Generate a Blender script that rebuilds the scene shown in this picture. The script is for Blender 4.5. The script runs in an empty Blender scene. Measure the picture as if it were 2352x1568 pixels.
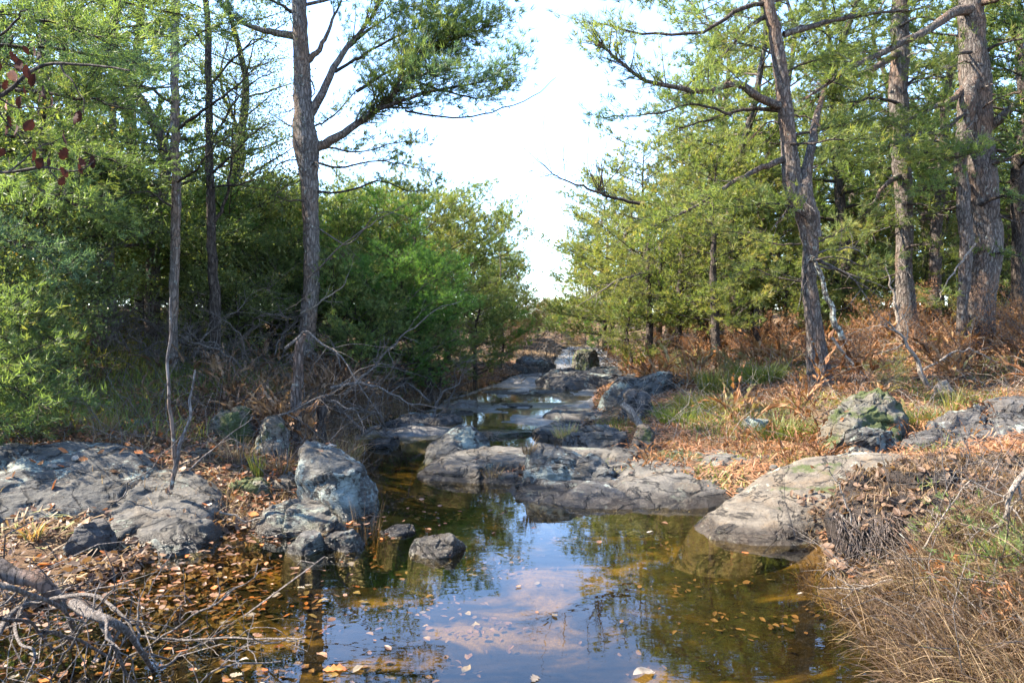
import bpy, math, random
import numpy as np
from mathutils import Vector
from mathutils.bvhtree import BVHTree

random.seed(7)
RNG = np.random.default_rng(7)
C = bpy.context.scene.collection
SC = bpy.context.scene
R = math.radians

# ------------------------------------------------------------------ camera, sky, sun, exposure
CAM_Z = 1.55
PITCH = math.atan(39 / 1568)
cam = bpy.data.cameras.new('camera')
cam.lens, cam.sensor_width, cam.clip_end, cam.clip_start = 24, 36, 2000, 0.05
co = bpy.data.objects.new('camera', cam)
C.objects.link(co)
co.location = (0, 0, CAM_Z)
co.rotation_euler = (math.pi / 2 - PITCH, 0, 0)
SC.camera = co

SUN_AZ, SUN_EL = R(-87), R(47)          # azimuth from the view direction (+Y), negative = left
w = bpy.data.worlds.new('World')
SC.world = w
w.use_nodes = True
nt = w.node_tree
sky = nt.nodes.new('ShaderNodeTexSky')
sky.sky_type = 'NISHITA'
sky.sun_disc = False
sky.sun_elevation = SUN_EL
sky.sun_rotation = SUN_AZ
sky.air_density, sky.dust_density, sky.ozone_density = .85, .0, 2.0
sky.altitude = 800
bg = nt.nodes['Background']
bg.inputs['Strength'].default_value = 0.15
nt.links.new(sky.outputs[0], bg.inputs['Color'])

sl = bpy.data.lights.new('sun', 'SUN')
sl.energy, sl.angle, sl.color = 4.9, R(0.53), (1.0, 0.90, 0.74)
so = bpy.data.objects.new('sun', sl)
C.objects.link(so)
sdir = Vector((math.sin(SUN_AZ) * math.cos(SUN_EL), math.cos(SUN_AZ) * math.cos(SUN_EL), math.sin(SUN_EL)))
so.rotation_euler = sdir.to_track_quat('Z', 'Y').to_euler()

vs = SC.view_settings
SC.display_settings.display_device = 'sRGB'
vs.view_transform, vs.look, vs.gamma, vs.use_curve_mapping = 'Standard', 'None', 1.0, False
vs.exposure = 2.75
cy = SC.cycles
cy.use_denoising = True
cy.max_bounces, cy.diffuse_bounces, cy.glossy_bounces = 10, 6, 3
cy.transmission_bounces, cy.transparent_max_bounces = 6, 12
cy.caustics_reflective = cy.caustics_refractive = False
cy.sample_clamp_indirect = 6

# ------------------------------------------------------------------ helpers
CP, SP = math.cos(PITCH), math.sin(PITCH)


def ray(u, v):
    x, up = (u - 1176) / 1568, (784 - v) / 1568
    return np.array([x, CP + up * SP, -SP + up * CP])


def P(u, v, d):
    r = ray(u, v)
    return np.array([0, 0, CAM_Z]) + r * (d / r[1])


def G(u, v, z):
    r = ray(u, v)
    return np.array([0, 0, CAM_Z]) + r * ((z - CAM_Z) / r[2])


_perm = np.random.default_rng(3).permutation(512)
_perm = np.concatenate([_perm, _perm, _perm])
_grad = np.random.default_rng(4).normal(size=(512, 3))
_grad /= np.linalg.norm(_grad, axis=1)[:, None]


def noise3(p):
    p = np.asarray(p, float)
    i = np.floor(p).astype(int)
    f = p - i
    i &= 511
    u = f * f * f * (f * (f * 6 - 15) + 10)
    out = 0
    for dx in (0, 1):
        wx = u[..., 0] if dx else 1 - u[..., 0]
        for dy in (0, 1):
            wy = u[..., 1] if dy else 1 - u[..., 1]
            for dz in (0, 1):
                wz = u[..., 2] if dz else 1 - u[..., 2]
                h = _perm[_perm[_perm[i[..., 0] + dx] % 512 + i[..., 1] + dy] % 512 + i[..., 2] + dz] % 512
                g = _grad[h]
                out = out + wx * wy * wz * (g[..., 0] * (f[..., 0] - dx) + g[..., 1] * (f[..., 1] - dy) + g[..., 2] * (f[..., 2] - dz))
    return out


def fbm(p, o=4):
    p = np.asarray(p, float)
    a, s, t = 1.0, 0, 1.0
    for k in range(o):
        s = s + a * noise3(p * t + 17.3 * k)
        a *= .5
        t *= 2.03
    return s


def n2(x, y, sc=1.0, seed=0.0, o=3):
    return fbm(np.stack([np.asarray(x) * sc, np.asarray(y) * sc, np.full_like(np.asarray(x, float), seed)], -1), o)


def sstep(a, b, x):
    t = np.clip((x - a) / (b - a), 0, 1)
    return t * t * (3 - 2 * t)


def unit(v):
    v = np.asarray(v, float)
    return v / np.maximum(np.linalg.norm(v, axis=-1, keepdims=True), 1e-9)


class MB:
    """collects verts, faces (all tris or all quads per batch) and a tint; build() links ONE mesh object"""

    def __init__(s):
        s.v, s.f, s.t, s.n = [], [], [], 0

    def add(s, v, f, tint=None):
        v = np.asarray(v, float).reshape(-1, 3)
        f = np.asarray(f, int)
        s.v.append(v)
        s.f.append(f + s.n)
        s.t.append(np.full(len(v), .5) if tint is None else np.asarray(tint, float).reshape(-1))
        s.n += len(v)

    def tube(s, pts, rad, sides=8, tint=None, rough=0.0, cap=True, seed=0):
        pts = np.asarray(pts, float)
        m = len(pts)
        rad = np.broadcast_to(np.asarray(rad, float), (m,))
        t = unit(np.gradient(pts, axis=0))
        ref = np.array([0, 0, 1.0]) if abs(t[:, 2]).mean() < .8 else np.array([1.0, .3, 0])
        a = unit(np.cross(t, ref))
        b = np.cross(t, a)
        th = np.linspace(0, 2 * np.pi, sides, endpoint=False)
        rr = rad[:, None] * np.ones(sides)
        if rough:
            q = pts[:, None, :] * np.array([0, 0, 1.3]) + np.stack([np.cos(th), np.sin(th), 0 * th], -1)[None] * 1.2 + seed * 3.1
            rr = rr * (1 + rough * fbm(q, 3))
        v = pts[:, None] + rr[..., None] * (np.cos(th)[None, :, None] * a[:, None] + np.sin(th)[None, :, None] * b[:, None])
        i = np.arange(m - 1)[:, None] * sides
        j = np.arange(sides)[None]
        j2 = (j + 1) % sides
        f = np.stack([i + j, i + j2, i + sides + j2, i + sides + j], -1).reshape(-1, 4)
        s.add(v, f, None if tint is None else np.full(m * sides, tint))
        if cap and sides > 3:
            k = s.n
            e = v[-1]
            s.add(np.vstack([e, e.mean(0)[None] + t[-1] * rad[-1] * .4]), [[q, (q + 1) % sides, sides] for q in range(sides)])

    def build(s, name, mat, parent=None, smooth=True):
        me = bpy.data.meshes.new(name)
        if s.v:
            v = np.concatenate(s.v)
            tot = np.concatenate([np.full(len(f), f.shape[1]) for f in s.f])
            loops = np.concatenate([f.ravel() for f in s.f])
            me.vertices.add(len(v))
            me.vertices.foreach_set('co', v.astype(np.float32).ravel())
            me.loops.add(len(loops))
            me.loops.foreach_set('vertex_index', loops.astype(np.int32))
            me.polygons.add(len(tot))
            me.polygons.foreach_set('loop_start', np.concatenate([[0], np.cumsum(tot)[:-1]]).astype(np.int32))
            me.polygons.foreach_set('use_smooth', np.full(len(tot), smooth))
            at = me.attributes.new('tint', 'FLOAT', 'POINT')
            at.data.foreach_set('value', np.concatenate(s.t).astype(np.float32))
            me.update(calc_edges=True)
        me.materials.append(mat)
        o = bpy.data.objects.new(name, me)
        C.objects.link(o)
        if parent is not None:
            o.parent = parent
        return o


def tag(o, label=None, cat=None, group=None, kind=None):
    if label: o['label'] = label
    if cat: o['category'] = cat
    if group: o['group'] = group
    if kind: o['kind'] = kind
    return o


def empty(name, loc, label, cat, group=None):
    o = bpy.data.objects.new(name, None)
    C.objects.link(o)
    o.location = loc
    o.empty_display_size = .2
    return tag(o, label, cat, group)


def copy_thing(o, loc, rz=0, sc=(1, 1, 1), label=None, group=None, parent=None):
    c = o.copy()
    C.objects.link(c)
    if parent is None:
        c.location, c.rotation_euler, c.scale = loc, (0, 0, rz), sc
        if label: c['label'] = label
        if group: c['group'] = group
    else:
        c.parent = parent
    for ch in list(o.children):
        copy_thing(ch, None, parent=c)
    return c


def smooth_curve(pts, n=24, wob=0.0, seed=0):
    """Catmull-Rom through pts, n samples, with wobble"""
    p = np.asarray(pts, float)
    if len(p) == 2:
        p = np.vstack([p[0], (p[0] * 2 + p[1]) / 3, (p[0] + p[1] * 2) / 3, p[1]])
    p = np.vstack([2 * p[0] - p[1], p, 2 * p[-1] - p[-2]])
    k = len(p) - 3
    t = np.linspace(0, k - 1e-6, n)
    i = t.astype(int)
    f = (t - i)[:, None]
    a, b, c, d = p[i], p[i + 1], p[i + 2], p[i + 3]
    q = .5 * (2 * b + (c - a) * f + (2 * a - 5 * b + 4 * c - d) * f ** 2 + (3 * b - a - 3 * c + d) * f ** 3)
    if wob:
        L = np.linalg.norm(p[-1] - p[0])
        s = np.linspace(0, 1, n)[:, None] * np.ones(3) * max(2.0, L * 2.2)
        off = np.stack([noise3(s + seed * 7.7 + k_ * 31.1) for k_ in range(3)], -1)
        q = q + off * wob * np.minimum(np.linspace(0, 6, n), 1)[:, None]
    return q


# ------------------------------------------------------------------ materials
def mat(name):
    m = bpy.data.materials.new(name)
    m.use_nodes = True
    n = m.node_tree
    n.nodes.clear()
    out = n.nodes.new('ShaderNodeOutputMaterial')
    return m, n, out


def N(n, typ, **kw):
    x = n.nodes.new(typ)
    for k, v in kw.items():
        if k in x.inputs:
            x.inputs[k].default_value = v
        else:
            setattr(x, k, v)
    return x


def L(n, a, b):
    n.links.new(a, b)


def ramp(n, fac, stops, interp='LINEAR'):
    r = n.nodes.new('ShaderNodeValToRGB')
    r.color_ramp.interpolation = interp
    e = r.color_ramp.elements
    while len(e) < len(stops):
        e.new(.5)
    for k, (p, c) in enumerate(stops):
        e[k].position = p
        e[k].color = (*c, 1) if len(c) == 3 else c
    L(n, fac, r.inputs['Fac'])
    return r.outputs['Color']


def mix(n, fac, a, b, blend='MIX'):
    m = n.nodes.new('ShaderNodeMix')
    m.data_type = 'RGBA'
    m.blend_type = blend
    for s, v in ((m.inputs[0], fac), (m.inputs[6], a), (m.inputs[7], b)):
        if hasattr(v, 'is_output'):
            L(n, v, s)
        else:
            s.default_value = v if isinstance(v, (int, float)) else (*v, 1)
    return m.outputs[2]


def coords(n, kind='Object', scale=(1, 1, 1), shift=True):
    tc = n.nodes.new('ShaderNodeTexCoord')
    mp = n.nodes.new('ShaderNodeMapping')
    mp.inputs['Scale'].default_value = scale
    L(n, tc.outputs[kind], mp.inputs['Vector'])
    if shift:
        oi = n.nodes.new('ShaderNodeObjectInfo')
        ml = N(n, 'ShaderNodeMath', operation='MULTIPLY')
        ml.inputs[1].default_value = 37.0
        L(n, oi.outputs['Random'], ml.inputs[0])
        L(n, ml.outputs[0], mp.inputs['Location'])
    return mp.outputs['Vector']


def noise_tex(n, vec, scale, detail=6, rough=.6, dist=0.0):
    t = N(n, 'ShaderNodeTexNoise', Scale=scale, Detail=detail, Roughness=rough, Distortion=dist)
    L(n, vec, t.inputs['Vector'])
    return t.outputs['Fac']


def bump(n, h, strength, dist=.02, prev=None):
    b = N(n, 'ShaderNodeBump', Strength=strength, Distance=dist)
    L(n, h, b.inputs['Height'])
    if prev is not None:
        L(n, prev, b.inputs['Normal'])
    return b.outputs['Normal']


def foliage_mat(name, stops, trans=.45, rough=.5, spec=.35, gain=(.82, 1.25), sat=1.0, tcol=(1.2, 1.1, .6)):
    m, n, out = mat(name)
    at = N(n, 'ShaderNodeAttribute', attribute_name='tint')
    col = ramp(n, at.outputs['Fac'], stops)
    oi = n.nodes.new('ShaderNodeObjectInfo')
    hs = n.nodes.new('ShaderNodeHueSaturation')
    hs.inputs['Saturation'].default_value = sat
    mr = N(n, 'ShaderNodeMapRange')
    L(n, oi.outputs['Random'], mr.inputs['Value'])
    mr.inputs['To Min'].default_value, mr.inputs['To Max'].default_value = gain
    L(n, mr.outputs[0], hs.inputs['Value'])
    L(n, col, hs.inputs['Color'])
    b = N(n, 'ShaderNodeBsdfPrincipled', Roughness=rough)
    b.inputs['Specular IOR Level'].default_value = spec
    L(n, hs.outputs[0], b.inputs['Base Color'])
    tr = n.nodes.new('ShaderNodeBsdfTranslucent')
    tc = mix(n, 1.0, hs.outputs[0], tcol, 'MULTIPLY')
    L(n, tc, tr.inputs['Color'])
    ms = N(n, 'ShaderNodeMixShader')
    ms.inputs[0].default_value = trans
    L(n, b.outputs[0], ms.inputs[1])
    L(n, tr.outputs[0], ms.inputs[2])
    L(n, ms.outputs[0], out.inputs['Surface'])
    return m


def bark_mat(name, c0, c1, c2, lichen=None, sc=1.0, patch=None):
    m, n, out = mat(name)
    v = coords(n, 'Object', (24 * sc, 24 * sc, 6.5 * sc))
    vo = N(n, 'ShaderNodeTexVoronoi', feature='DISTANCE_TO_EDGE', Scale=1.0)
    wv = N(n, 'ShaderNodeTexNoise', Scale=1.2, Detail=4)
    L(n, v, wv.inputs['Vector'])
    vm = mix(n, 1.1, v, wv.outputs['Color'], 'ADD')
    L(n, vm, vo.inputs['Vector'])
    f = noise_tex(n, v, 1.3, 8, .72, .5)
    g = noise_tex(n, coords(n, 'Object', (1, 1, .5)), 3.0, 5)
    crack = ramp(n, vo.outputs['Distance'], [(.0, (0, 0, 0)), (.16, (1, 1, 1))])
    col = ramp(n, f, [(.30, c0), (.48, c1), (.66, c2)])
    if patch:
        col = mix(n, ramp(n, g, [(.47, (0, 0, 0)), (.60, (.85,) * 3)]), col, patch)
    if lichen:
        l = noise_tex(n, coords(n, 'Object', (1, 1, 1)), 12, 6, .65)
        col = mix(n, ramp(n, l, [(lichen[0], (0, 0, 0)), (lichen[0] + .06, (1, 1, 1))]), col, lichen[1])
    col = mix(n, crack, mix(n, .6, col, c0), col)
    b = N(n, 'ShaderNodeBsdfPrincipled', Roughness=.9)
    b.inputs['Specular IOR Level'].default_value = .2
    L(n, col, b.inputs['Base Color'])
    L(n, bump(n, f, 1.0, .03, bump(n, crack, .8, .02)), b.inputs['Normal'])
    L(n, b.outputs[0], out.inputs['Surface'])
    return m


def rock_mat(name, base, light, dark, lichen_amt=.5, lichen_col=(.42, .47, .40), moss=.0, wet=True, strat=3.0):
    m, n, out = mat(name)
    v = coords(n, 'Object', (1, 1, 1))
    big = noise_tex(n, v, 1.9, 7, .62)
    mid = noise_tex(n, v, 6.5, 8, .7, .4)
    fine = noise_tex(n, v, 24, 8, .72)
    st = noise_tex(n, coords(n, 'Object', (1.1, 1.4, strat * 4)), 2.2, 8, .68, .9)
    col = ramp(n, big, [(.36, dark), (.5, base), (.64, light)])
    col = mix(n, .5, col, ramp(n, mid, [(.34, dark), (.5, base), (.66, light)]))
    col = mix(n, .45, col, ramp(n, fine, [(.34, tuple(c * .7 for c in dark)), (.5, base), (.66, light)]))
    col = mix(n, .4, col, ramp(n, st, [(.40, dark), (.52, base), (.66, light)]))
    # warm weathering stain
    col = mix(n, ramp(n, noise_tex(n, v, 3.3, 5, .65), [(.52, (0, 0, 0)), (.66, (.55,) * 3)]), col, (base[0] * 1.15, base[1] * .92, base[2] * .66))
    # cracks: contour lines of a warped noise, broken up
    cr = N(n, 'ShaderNodeMath', operation='SUBTRACT')
    L(n, noise_tex(n, coords(n, 'Object', (1, 1, 1.6)), 1.5, 4, .5, 1.6), cr.inputs[0]); cr.inputs[1].default_value = .5
    ab = N(n, 'ShaderNodeMath', operation='ABSOLUTE')
    L(n, cr.outputs[0], ab.inputs[0])
    crack = ramp(n, ab.outputs[0], [(.0, (0, 0, 0)), (.007, (.1, .1, .1)), (.02, (1, 1, 1))])
    col = mix(n, crack, mix(n, .85, col, tuple(c * .3 for c in dark)), col)
    # lichen: crust in clumped rosettes of several sizes
    lm = noise_tex(n, v, 2.6, 4, .55)
    ls = noise_tex(n, v, 19, 8, .78)
    ad = N(n, 'ShaderNodeMath', operation='MULTIPLY_ADD')
    L(n, ls, ad.inputs[0]); ad.inputs[1].default_value = .8; L(n, lm, ad.inputs[2])
    dv = N(n, 'ShaderNodeMath', operation='DIVIDE')
    L(n, ad.outputs[0], dv.inputs[0]); dv.inputs[1].default_value = 1.8
    t = (1.10 - lichen_amt * .24) / 1.8
    lf = ramp(n, dv.outputs[0], [(t - .012, (0, 0, 0)), (t + .012, (.9,) * 3)])
    lc = ramp(n, noise_tex(n, v, 7, 3), [(.4, lichen_col), (.6, tuple(min(1, c * 1.35) for c in lichen_col))])
    col = mix(n, lf, col, lc)
    if moss:
        mm = noise_tex(n, v, 3.1, 7, .7)
        col = mix(n, ramp(n, mm, [(.62 - moss * .16, (0, 0, 0)), (.68 - moss * .16, (1, 1, 1))]), col, (.05, .062, .02))
    b = N(n, 'ShaderNodeBsdfPrincipled', Roughness=.85)
    b.inputs['Specular IOR Level'].default_value = .3
    if wet:   # damp waterline stain just above the pool
        gm = n.nodes.new('ShaderNodeNewGeometry')
        sp = n.nodes.new('ShaderNodeSeparateXYZ')
        L(n, gm.outputs['Position'], sp.inputs[0])
        a2 = N(n, 'ShaderNodeMath', operation='MULTIPLY_ADD')
        L(n, big, a2.inputs[0]); a2.inputs[1].default_value = -.12
        L(n, sp.outputs['Z'], a2.inputs[2])
        wf = ramp(n, a2.outputs[0], [(.0, (1, 1, 1)), (.028, (.8, .8, .8)), (.055, (0, 0, 0))])
        col = mix(n, wf, col, mix(n, 1, col, (.42, .38, .34), 'MULTIPLY'))
        L(n, ramp(n, wf, [(0, (.85,) * 3), (1, (.25,) * 3)]), b.inputs['Roughness'])
    L(n, col, b.inputs['Base Color'])
    nb = bump(n, st, .8, .06)
    nb = bump(n, mid, .9, .05, nb)
    nb = bump(n, crack, .8, .03, nb)
    nb = bump(n, fine, 1.0, .014, nb)
    L(n, nb, b.inputs['Normal'])
    L(n, b.outputs[0], out.inputs['Surface'])
    return m


M = {}
GREEN = [(0, (.038, .060, .025)), (.3, (.064, .096, .034)), (.6, (.095, .129, .042)), (.85, (.138, .149, .048)), (1, (.20, .165, .058))]
M['pine'] = foliage_mat('pine_needles', GREEN, .58, gain=(1.2, 1.65), tcol=(1.16, 1.18, .58))
M['pine_warm'] = foliage_mat('warm_pine_needles', [(0, (.056, .079, .026)), (.4, (.100, .130, .039)), (.75, (.152, .162, .050)), (1, (.23, .19, .065))], .58, gain=(1.05, 1.45), tcol=(1.16, 1.18, .58))
M['pine_blue'] = foliage_mat('blue_green_needles', [(0, (.03, .058, .042)), (.5, (.058, .098, .062)), (1, (.10, .13, .06))], .56, gain=(1.2, 1.65), tcol=(1.16, 1.18, .58))
M['leaf'] = foliage_mat('evergreen_leaves', [(0, (.042, .060, .025)), (.4, (.074, .096, .034)), (.75, (.105, .122, .038)), (.93, (.15, .13, .035)), (1, (.24, .15, .04))], .52, .42, .4, gain=(1.2, 1.75), tcol=(1.16, 1.18, .58))
M['bush'] = foliage_mat('bright_bush_leaves', [(0, (.034, .078, .02)), (.5, (.062, .132, .030)), (1, (.115, .165, .042))], .58, gain=(1.2, 1.65), tcol=(1.16, 1.18, .58))
M['deadleaf'] = foliage_mat('dead_leaves', [(0, (.05, .026, .018)), (.25, (.11, .055, .03)), (.42, (.26, .095, .035)), (.52, (.11, .065, .045)), (.78, (.165, .11, .08)), (1, (.29, .225, .175))], .28, .5)
M['oakleaf'] = foliage_mat('dark_red_leaves', [(0, (.06, .014, .008)), (.6, (.13, .03, .012)), (1, (.32, .07, .015))], .35, .5)
M['drygrass'] = foliage_mat('dry_grass', [(0, (.05, .032, .022)), (.35, (.125, .080, .048)), (.62, (.23, .155, .085)), (.88, (.36, .265, .15)), (1, (.19, .20, .06))], .35, .6)
M['deadbrush'] = foliage_mat('brown_brush', [(0, (.07, .042, .028)), (.45, (.15, .088, .055)), (.8, (.25, .165, .105)), (1, (.22, .10, .04))], .35, .6)
M['needlemat'] = foliage_mat('fallen_needles', [(0, (.11, .045, .022)), (.5, (.25, .115, .052)), (1, (.34, .21, .125))], .25, .6)
M['bracken'] = foliage_mat('rusty_bracken', [(0, (.08, .036, .018)), (.3, (.18, .08, .033)), (.6, (.26, .13, .058)), (.85, (.30, .19, .095)), (1, (.19, .17, .055))], .35, .6)
M['greengrass'] = foliage_mat('green_grass', [(0, (.055, .085, .02)), (.55, (.125, .155, .03)), (1, (.28, .23, .05))], .45, .5)
M['moss'] = foliage_mat('moss', [(0, (.035, .06, .012)), (1, (.09, .12, .02))], .3, .7)
M['bark_pine'] = bark_mat('pine_bark', (.025, .019, .016), (.095, .075, .066), (.18, .15, .135), (.60, (.22, .22, .19)), 1, (.15, .088, .06))
M['bark_warm'] = bark_mat('warm_pine_bark', (.026, .020, .017), (.098, .080, .070), (.18, .158, .142), (.60, (.23, .225, .19)), 1, (.14, .088, .062))
M['bark_grey'] = bark_mat('grey_pine_bark', (.045, .037, .033), (.15, .13, .12), (.26, .235, .22), (.60, (.27, .28, .25)), 1, (.17, .115, .085))
M['bark_dark'] = bark_mat('dark_bark', (.018, .014, .012), (.05, .038, .032), (.11, .09, .075))
M['bark_lichen'] = bark_mat('lichen_bark', (.04, .032, .028), (.13, .11, .09), (.22, .19, .16), (.50, (.40, .42, .36)))
M['deadwood'] = bark_mat('grey_dead_wood', (.06, .05, .044), (.155, .13, .115), (.26, .23, .205), None, 2.0)
M['palewood'] = bark_mat('pale_dead_wood', (.12, .095, .078), (.26, .215, .175), (.40, .35, .295), None, 2.0)
M['rock_grey'] = rock_mat('grey_rock', (0.0832, 0.0763, 0.0679), (0.1514, 0.1347, 0.1156), (0.0318, 0.0299, 0.0274), .2, (0.1438, 0.1571, 0.1300))
M['rock_lichen'] = rock_mat('lichen_rock', (0.0719, 0.0688, 0.0636), (0.1287, 0.1197, 0.1084), (0.0273, 0.0262, 0.0260), .5, (0.1665, 0.1870, 0.1625))
M['rock_white'] = rock_mat('white_lichen_rock', (0.0757, 0.0718, 0.0650), (0.1362, 0.1272, 0.1120), (0.0273, 0.0269, 0.0267), .62, (0.1703, 0.1907, 0.1734))
M['rock_tan'] = rock_mat('tan_rock', (0.1135, 0.0958, 0.0759), (0.1854, 0.1608, 0.1300), (0.0454, 0.0374, 0.0310), .25, (0.2422, 0.2544, 0.2023), .25)
M['rock_moss'] = rock_mat('mossy_rock', (0.0984, 0.0898, 0.0722), (0.1589, 0.1459, 0.1228), (0.0416, 0.0374, 0.0310), .3, (0.1816, 0.1945, 0.1589), .9)
M['rock_dark'] = rock_mat('dark_rock', (0.0643, 0.0599, 0.0578), (0.1211, 0.1122, 0.1047), (0.0227, 0.0224, 0.0231), .3, (0.1589, 0.1758, 0.1589))

# soil of the banks and sandy stream bed, one material blended by the vertex attribute (0 dry, 1 bed)
m, n, out = mat('ground')
M['ground'] = M['bed'] = m
v = coords(n, 'Object', (1, 1, 1), False)
a = noise_tex(n, v, .55, 5)
bb = noise_tex(n, v, 9, 8, .7)
cc = noise_tex(n, v, 46, 6, .75)
col = ramp(n, bb, [(.3, (.035, .023, .016)), (.48, (.085, .052, .032)), (.62, (.14, .085, .05)), (.75, (.21, .15, .10))])
col = mix(n, ramp(n, a, [(.42, (0, 0, 0)), (.6, (1, 1, 1))]), col, ramp(n, cc, [(.3, (.045, .032, .02)), (.6, (.14, .095, .055)), (.75, (.24, .20, .15))]))
a2 = noise_tex(n, coords(n, 'Object', (1, 1.5, 1), False), 1.15, 4, .6, .8)
sed = ramp(n, a2, [(.44, (.004, .0035, .002)), (.51, (.009, .007, .003)), (.555, (.060, .041, .010)), (.63, (.19, .128, .03))])
sed = mix(n, .3, sed, ramp(n, bb, [(.44, (.004, .0035, .002)), (.68, (.06, .042, .012))]))
sed = mix(n, .5, sed, mix(n, 1, sed, ramp(n, cc, [(.35, (.35, .35, .35)), (.65, (1.6, 1.5, 1.3))]), 'MULTIPLY'))
at = N(n, 'ShaderNodeAttribute', attribute_name='tint')
ad = N(n, 'ShaderNodeMath', operation='MULTIPLY_ADD')
L(n, bb, ad.inputs[0]); ad.inputs[1].default_value = .5
L(n, at.outputs['Fac'], ad.inputs[2])
col = mix(n, ramp(n, ad.outputs[0], [(.55, (0, 0, 0)), (.85, (1, 1, 1))]), col, sed)
rk = ramp(n, noise_tex(n, coords(n, 'Object', (1, 1.4, 3), False), 2.4, 8, .68, .6), [(.36, (.045, .042, .042)), (.5, (.12, .112, .105)), (.64, (.215, .20, .185))])
rk = mix(n, .4, rk, ramp(n, cc, [(.35, (.05, .045, .042)), (.65, (.20, .185, .17))]))
sb = N(n, 'ShaderNodeMath', operation='SUBTRACT')
L(n, ad.outputs[0], sb.inputs[0]); sb.inputs[1].default_value = 1.5
rkf = ramp(n, sb.outputs[0], [(.0, (0, 0, 0)), (.35, (1, 1, 1))])
col = mix(n, rkf, col, rk)
b = N(n, 'ShaderNodeBsdfPrincipled', Roughness=.95)
L(n, ramp(n, rkf, [(0, (.12,) * 3), (1, (.5,) * 3)]), b.inputs['Specular IOR Level'])
L(n, ramp(n, rkf, [(0, (.95,) * 3), (1, (.32,) * 3)]), b.inputs['Roughness'])
L(n, col, b.inputs['Base Color'])
L(n, bump(n, cc, 1, .02, bump(n, bb, .8, .05)), b.inputs['Normal'])
L(n, b.outputs[0], out.inputs['Surface'])

# water: clear tea-coloured, mirror at grazing angles
m, n, out = mat('water')
M['water'] = m
v = coords(n, 'Object', (1, 1, 1), False)
w1 = noise_tex(n, coords(n, 'Object', (1, 2.2, 1), False), 5.0, 2, .45, .3)
w2 = noise_tex(n, v, 1.6, 1, .4)
nb = bump(n, w2, .05, .05, bump(n, w1, .035, .02))
gl = N(n, 'ShaderNodeBsdfGlossy', Roughness=0.0)
gl.inputs['Color'].default_value = (1, 1, 1, 1)
L(n, nb, gl.inputs['Normal'])
tr = n.nodes.new('ShaderNodeBsdfTransparent')
tr.inputs['Color'].default_value = (.80, .71, .46, 1)
# Schlick reflectance, the same from above and below the surface
ge = n.nodes.new('ShaderNodeNewGeometry')
dt = N(n, 'ShaderNodeVectorMath', operation='DOT_PRODUCT')
L(n, ge.outputs['Incoming'], dt.inputs[0]); L(n, nb, dt.inputs[1])
ab = N(n, 'ShaderNodeMath', operation='ABSOLUTE'); L(n, dt.outputs['Value'], ab.inputs[0])
om = N(n, 'ShaderNodeMath', operation='SUBTRACT', use_clamp=True); om.inputs[0].default_value = 1.0; L(n, ab.outputs[0], om.inputs[1])
pw = N(n, 'ShaderNodeMath', operation='POWER'); L(n, om.outputs[0], pw.inputs[0]); pw.inputs[1].default_value = 5.0
fr = N(n, 'ShaderNodeMath', operation='MULTIPLY_ADD', use_clamp=True); L(n, pw.outputs[0], fr.inputs[0]); fr.inputs[1].default_value = .94; fr.inputs[2].default_value = .065
ms = N(n, 'ShaderNodeMixShader')
L(n, fr.outputs[0], ms.inputs[0])
L(n, tr.outputs[0], ms.inputs[1])
L(n, gl.outputs[0], ms.inputs[2])
L(n, ms.outputs[0], out.inputs['Surface'])

# ------------------------------------------------------------------ terrain
EY = np.array([-6, 0, 1.5, 2.95, 3.7, 4.8, 5.4, 5.9, 6.3, 6.8, 7.6, 8.2, 9.0, 9.6, 11.8, 14.5, 17, 20, 30, 60, 300])
EL = np.array([-2.0, -2.2, -2.5, -2.7, -2.6, -2.3, -1.8, -1.35, -1.35, -1.5, -1.75, -1.95, -2.1, -2.0, -1.35, -.8, .1, 1.2, 2.3, 4, 14])
ER = np.array([2.2, 2.2, 2.05, 1.85, 1.95, 2.2, 2.15, 1.8, 1.0, -.3, -.4, .65, .8, .95, 1.3, 1.8, 2.6, 3.2, 3.9, 5.5, 16])
WY = np.array([-10, 9.5, 9.75, 12.2, 12.5, 15.2, 16.8, 22, 60, 300])
WZ = np.array([0, 0, .06, .06, .13, .13, .26, .36, 1.1, 5])


def zw(y):
    return np.interp(y, WY, WZ)


CTRL = [P(*q) for q in [
    # left bank
    (300, 1050, 5.9), (60, 1060, 5.6), (560, 1080, 6.2), (640, 1010, 7.3), (500, 960, 7.4), (300, 960, 7.2), (100, 960, 7.0), (0, 880, 8.0),
    (200, 900, 8.2), (400, 880, 8.6), (600, 880, 9.2), (800, 930, 9.6), (780, 1000, 8.2), (250, 830, 9.5), (100, 760, 10.5), (300, 740, 11.5), (500, 840, 10.5),
    (700, 860, 11), (900, 890, 12), (1000, 880, 13.5), (1100, 870, 15), (1180, 845, 18.5), (1230, 815, 24), (900, 830, 17), (700, 800, 17), (400, 760, 17), (0, 700, 16),
    # right bank
    (1500, 1090, 6.7), (1700, 1060, 6.6), (1900, 1085, 6.0), (2150, 1075, 5.2), (1330, 1030, 8.3), (1450, 1010, 8.3), (1650, 990, 7.7), (1900, 1000, 7.3), (2150, 1010, 6.8), (2350, 960, 6.8),
    (1350, 960, 9.8), (1500, 920, 10.3), (1700, 900, 10), (1900, 880, 9.6), (2100, 920, 8.6), (2330, 900, 8.6), (1420, 870, 15), (1600, 840, 14.5), (1750, 825, 13.5), (1900, 800, 12.8), (2080, 790, 12), (2235, 790, 11.5), (2350, 780, 12),
    (1340, 822, 24), (1500, 810, 20), (1800, 770, 18), (2100, 740, 18), (2350, 720, 18)]]
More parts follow.
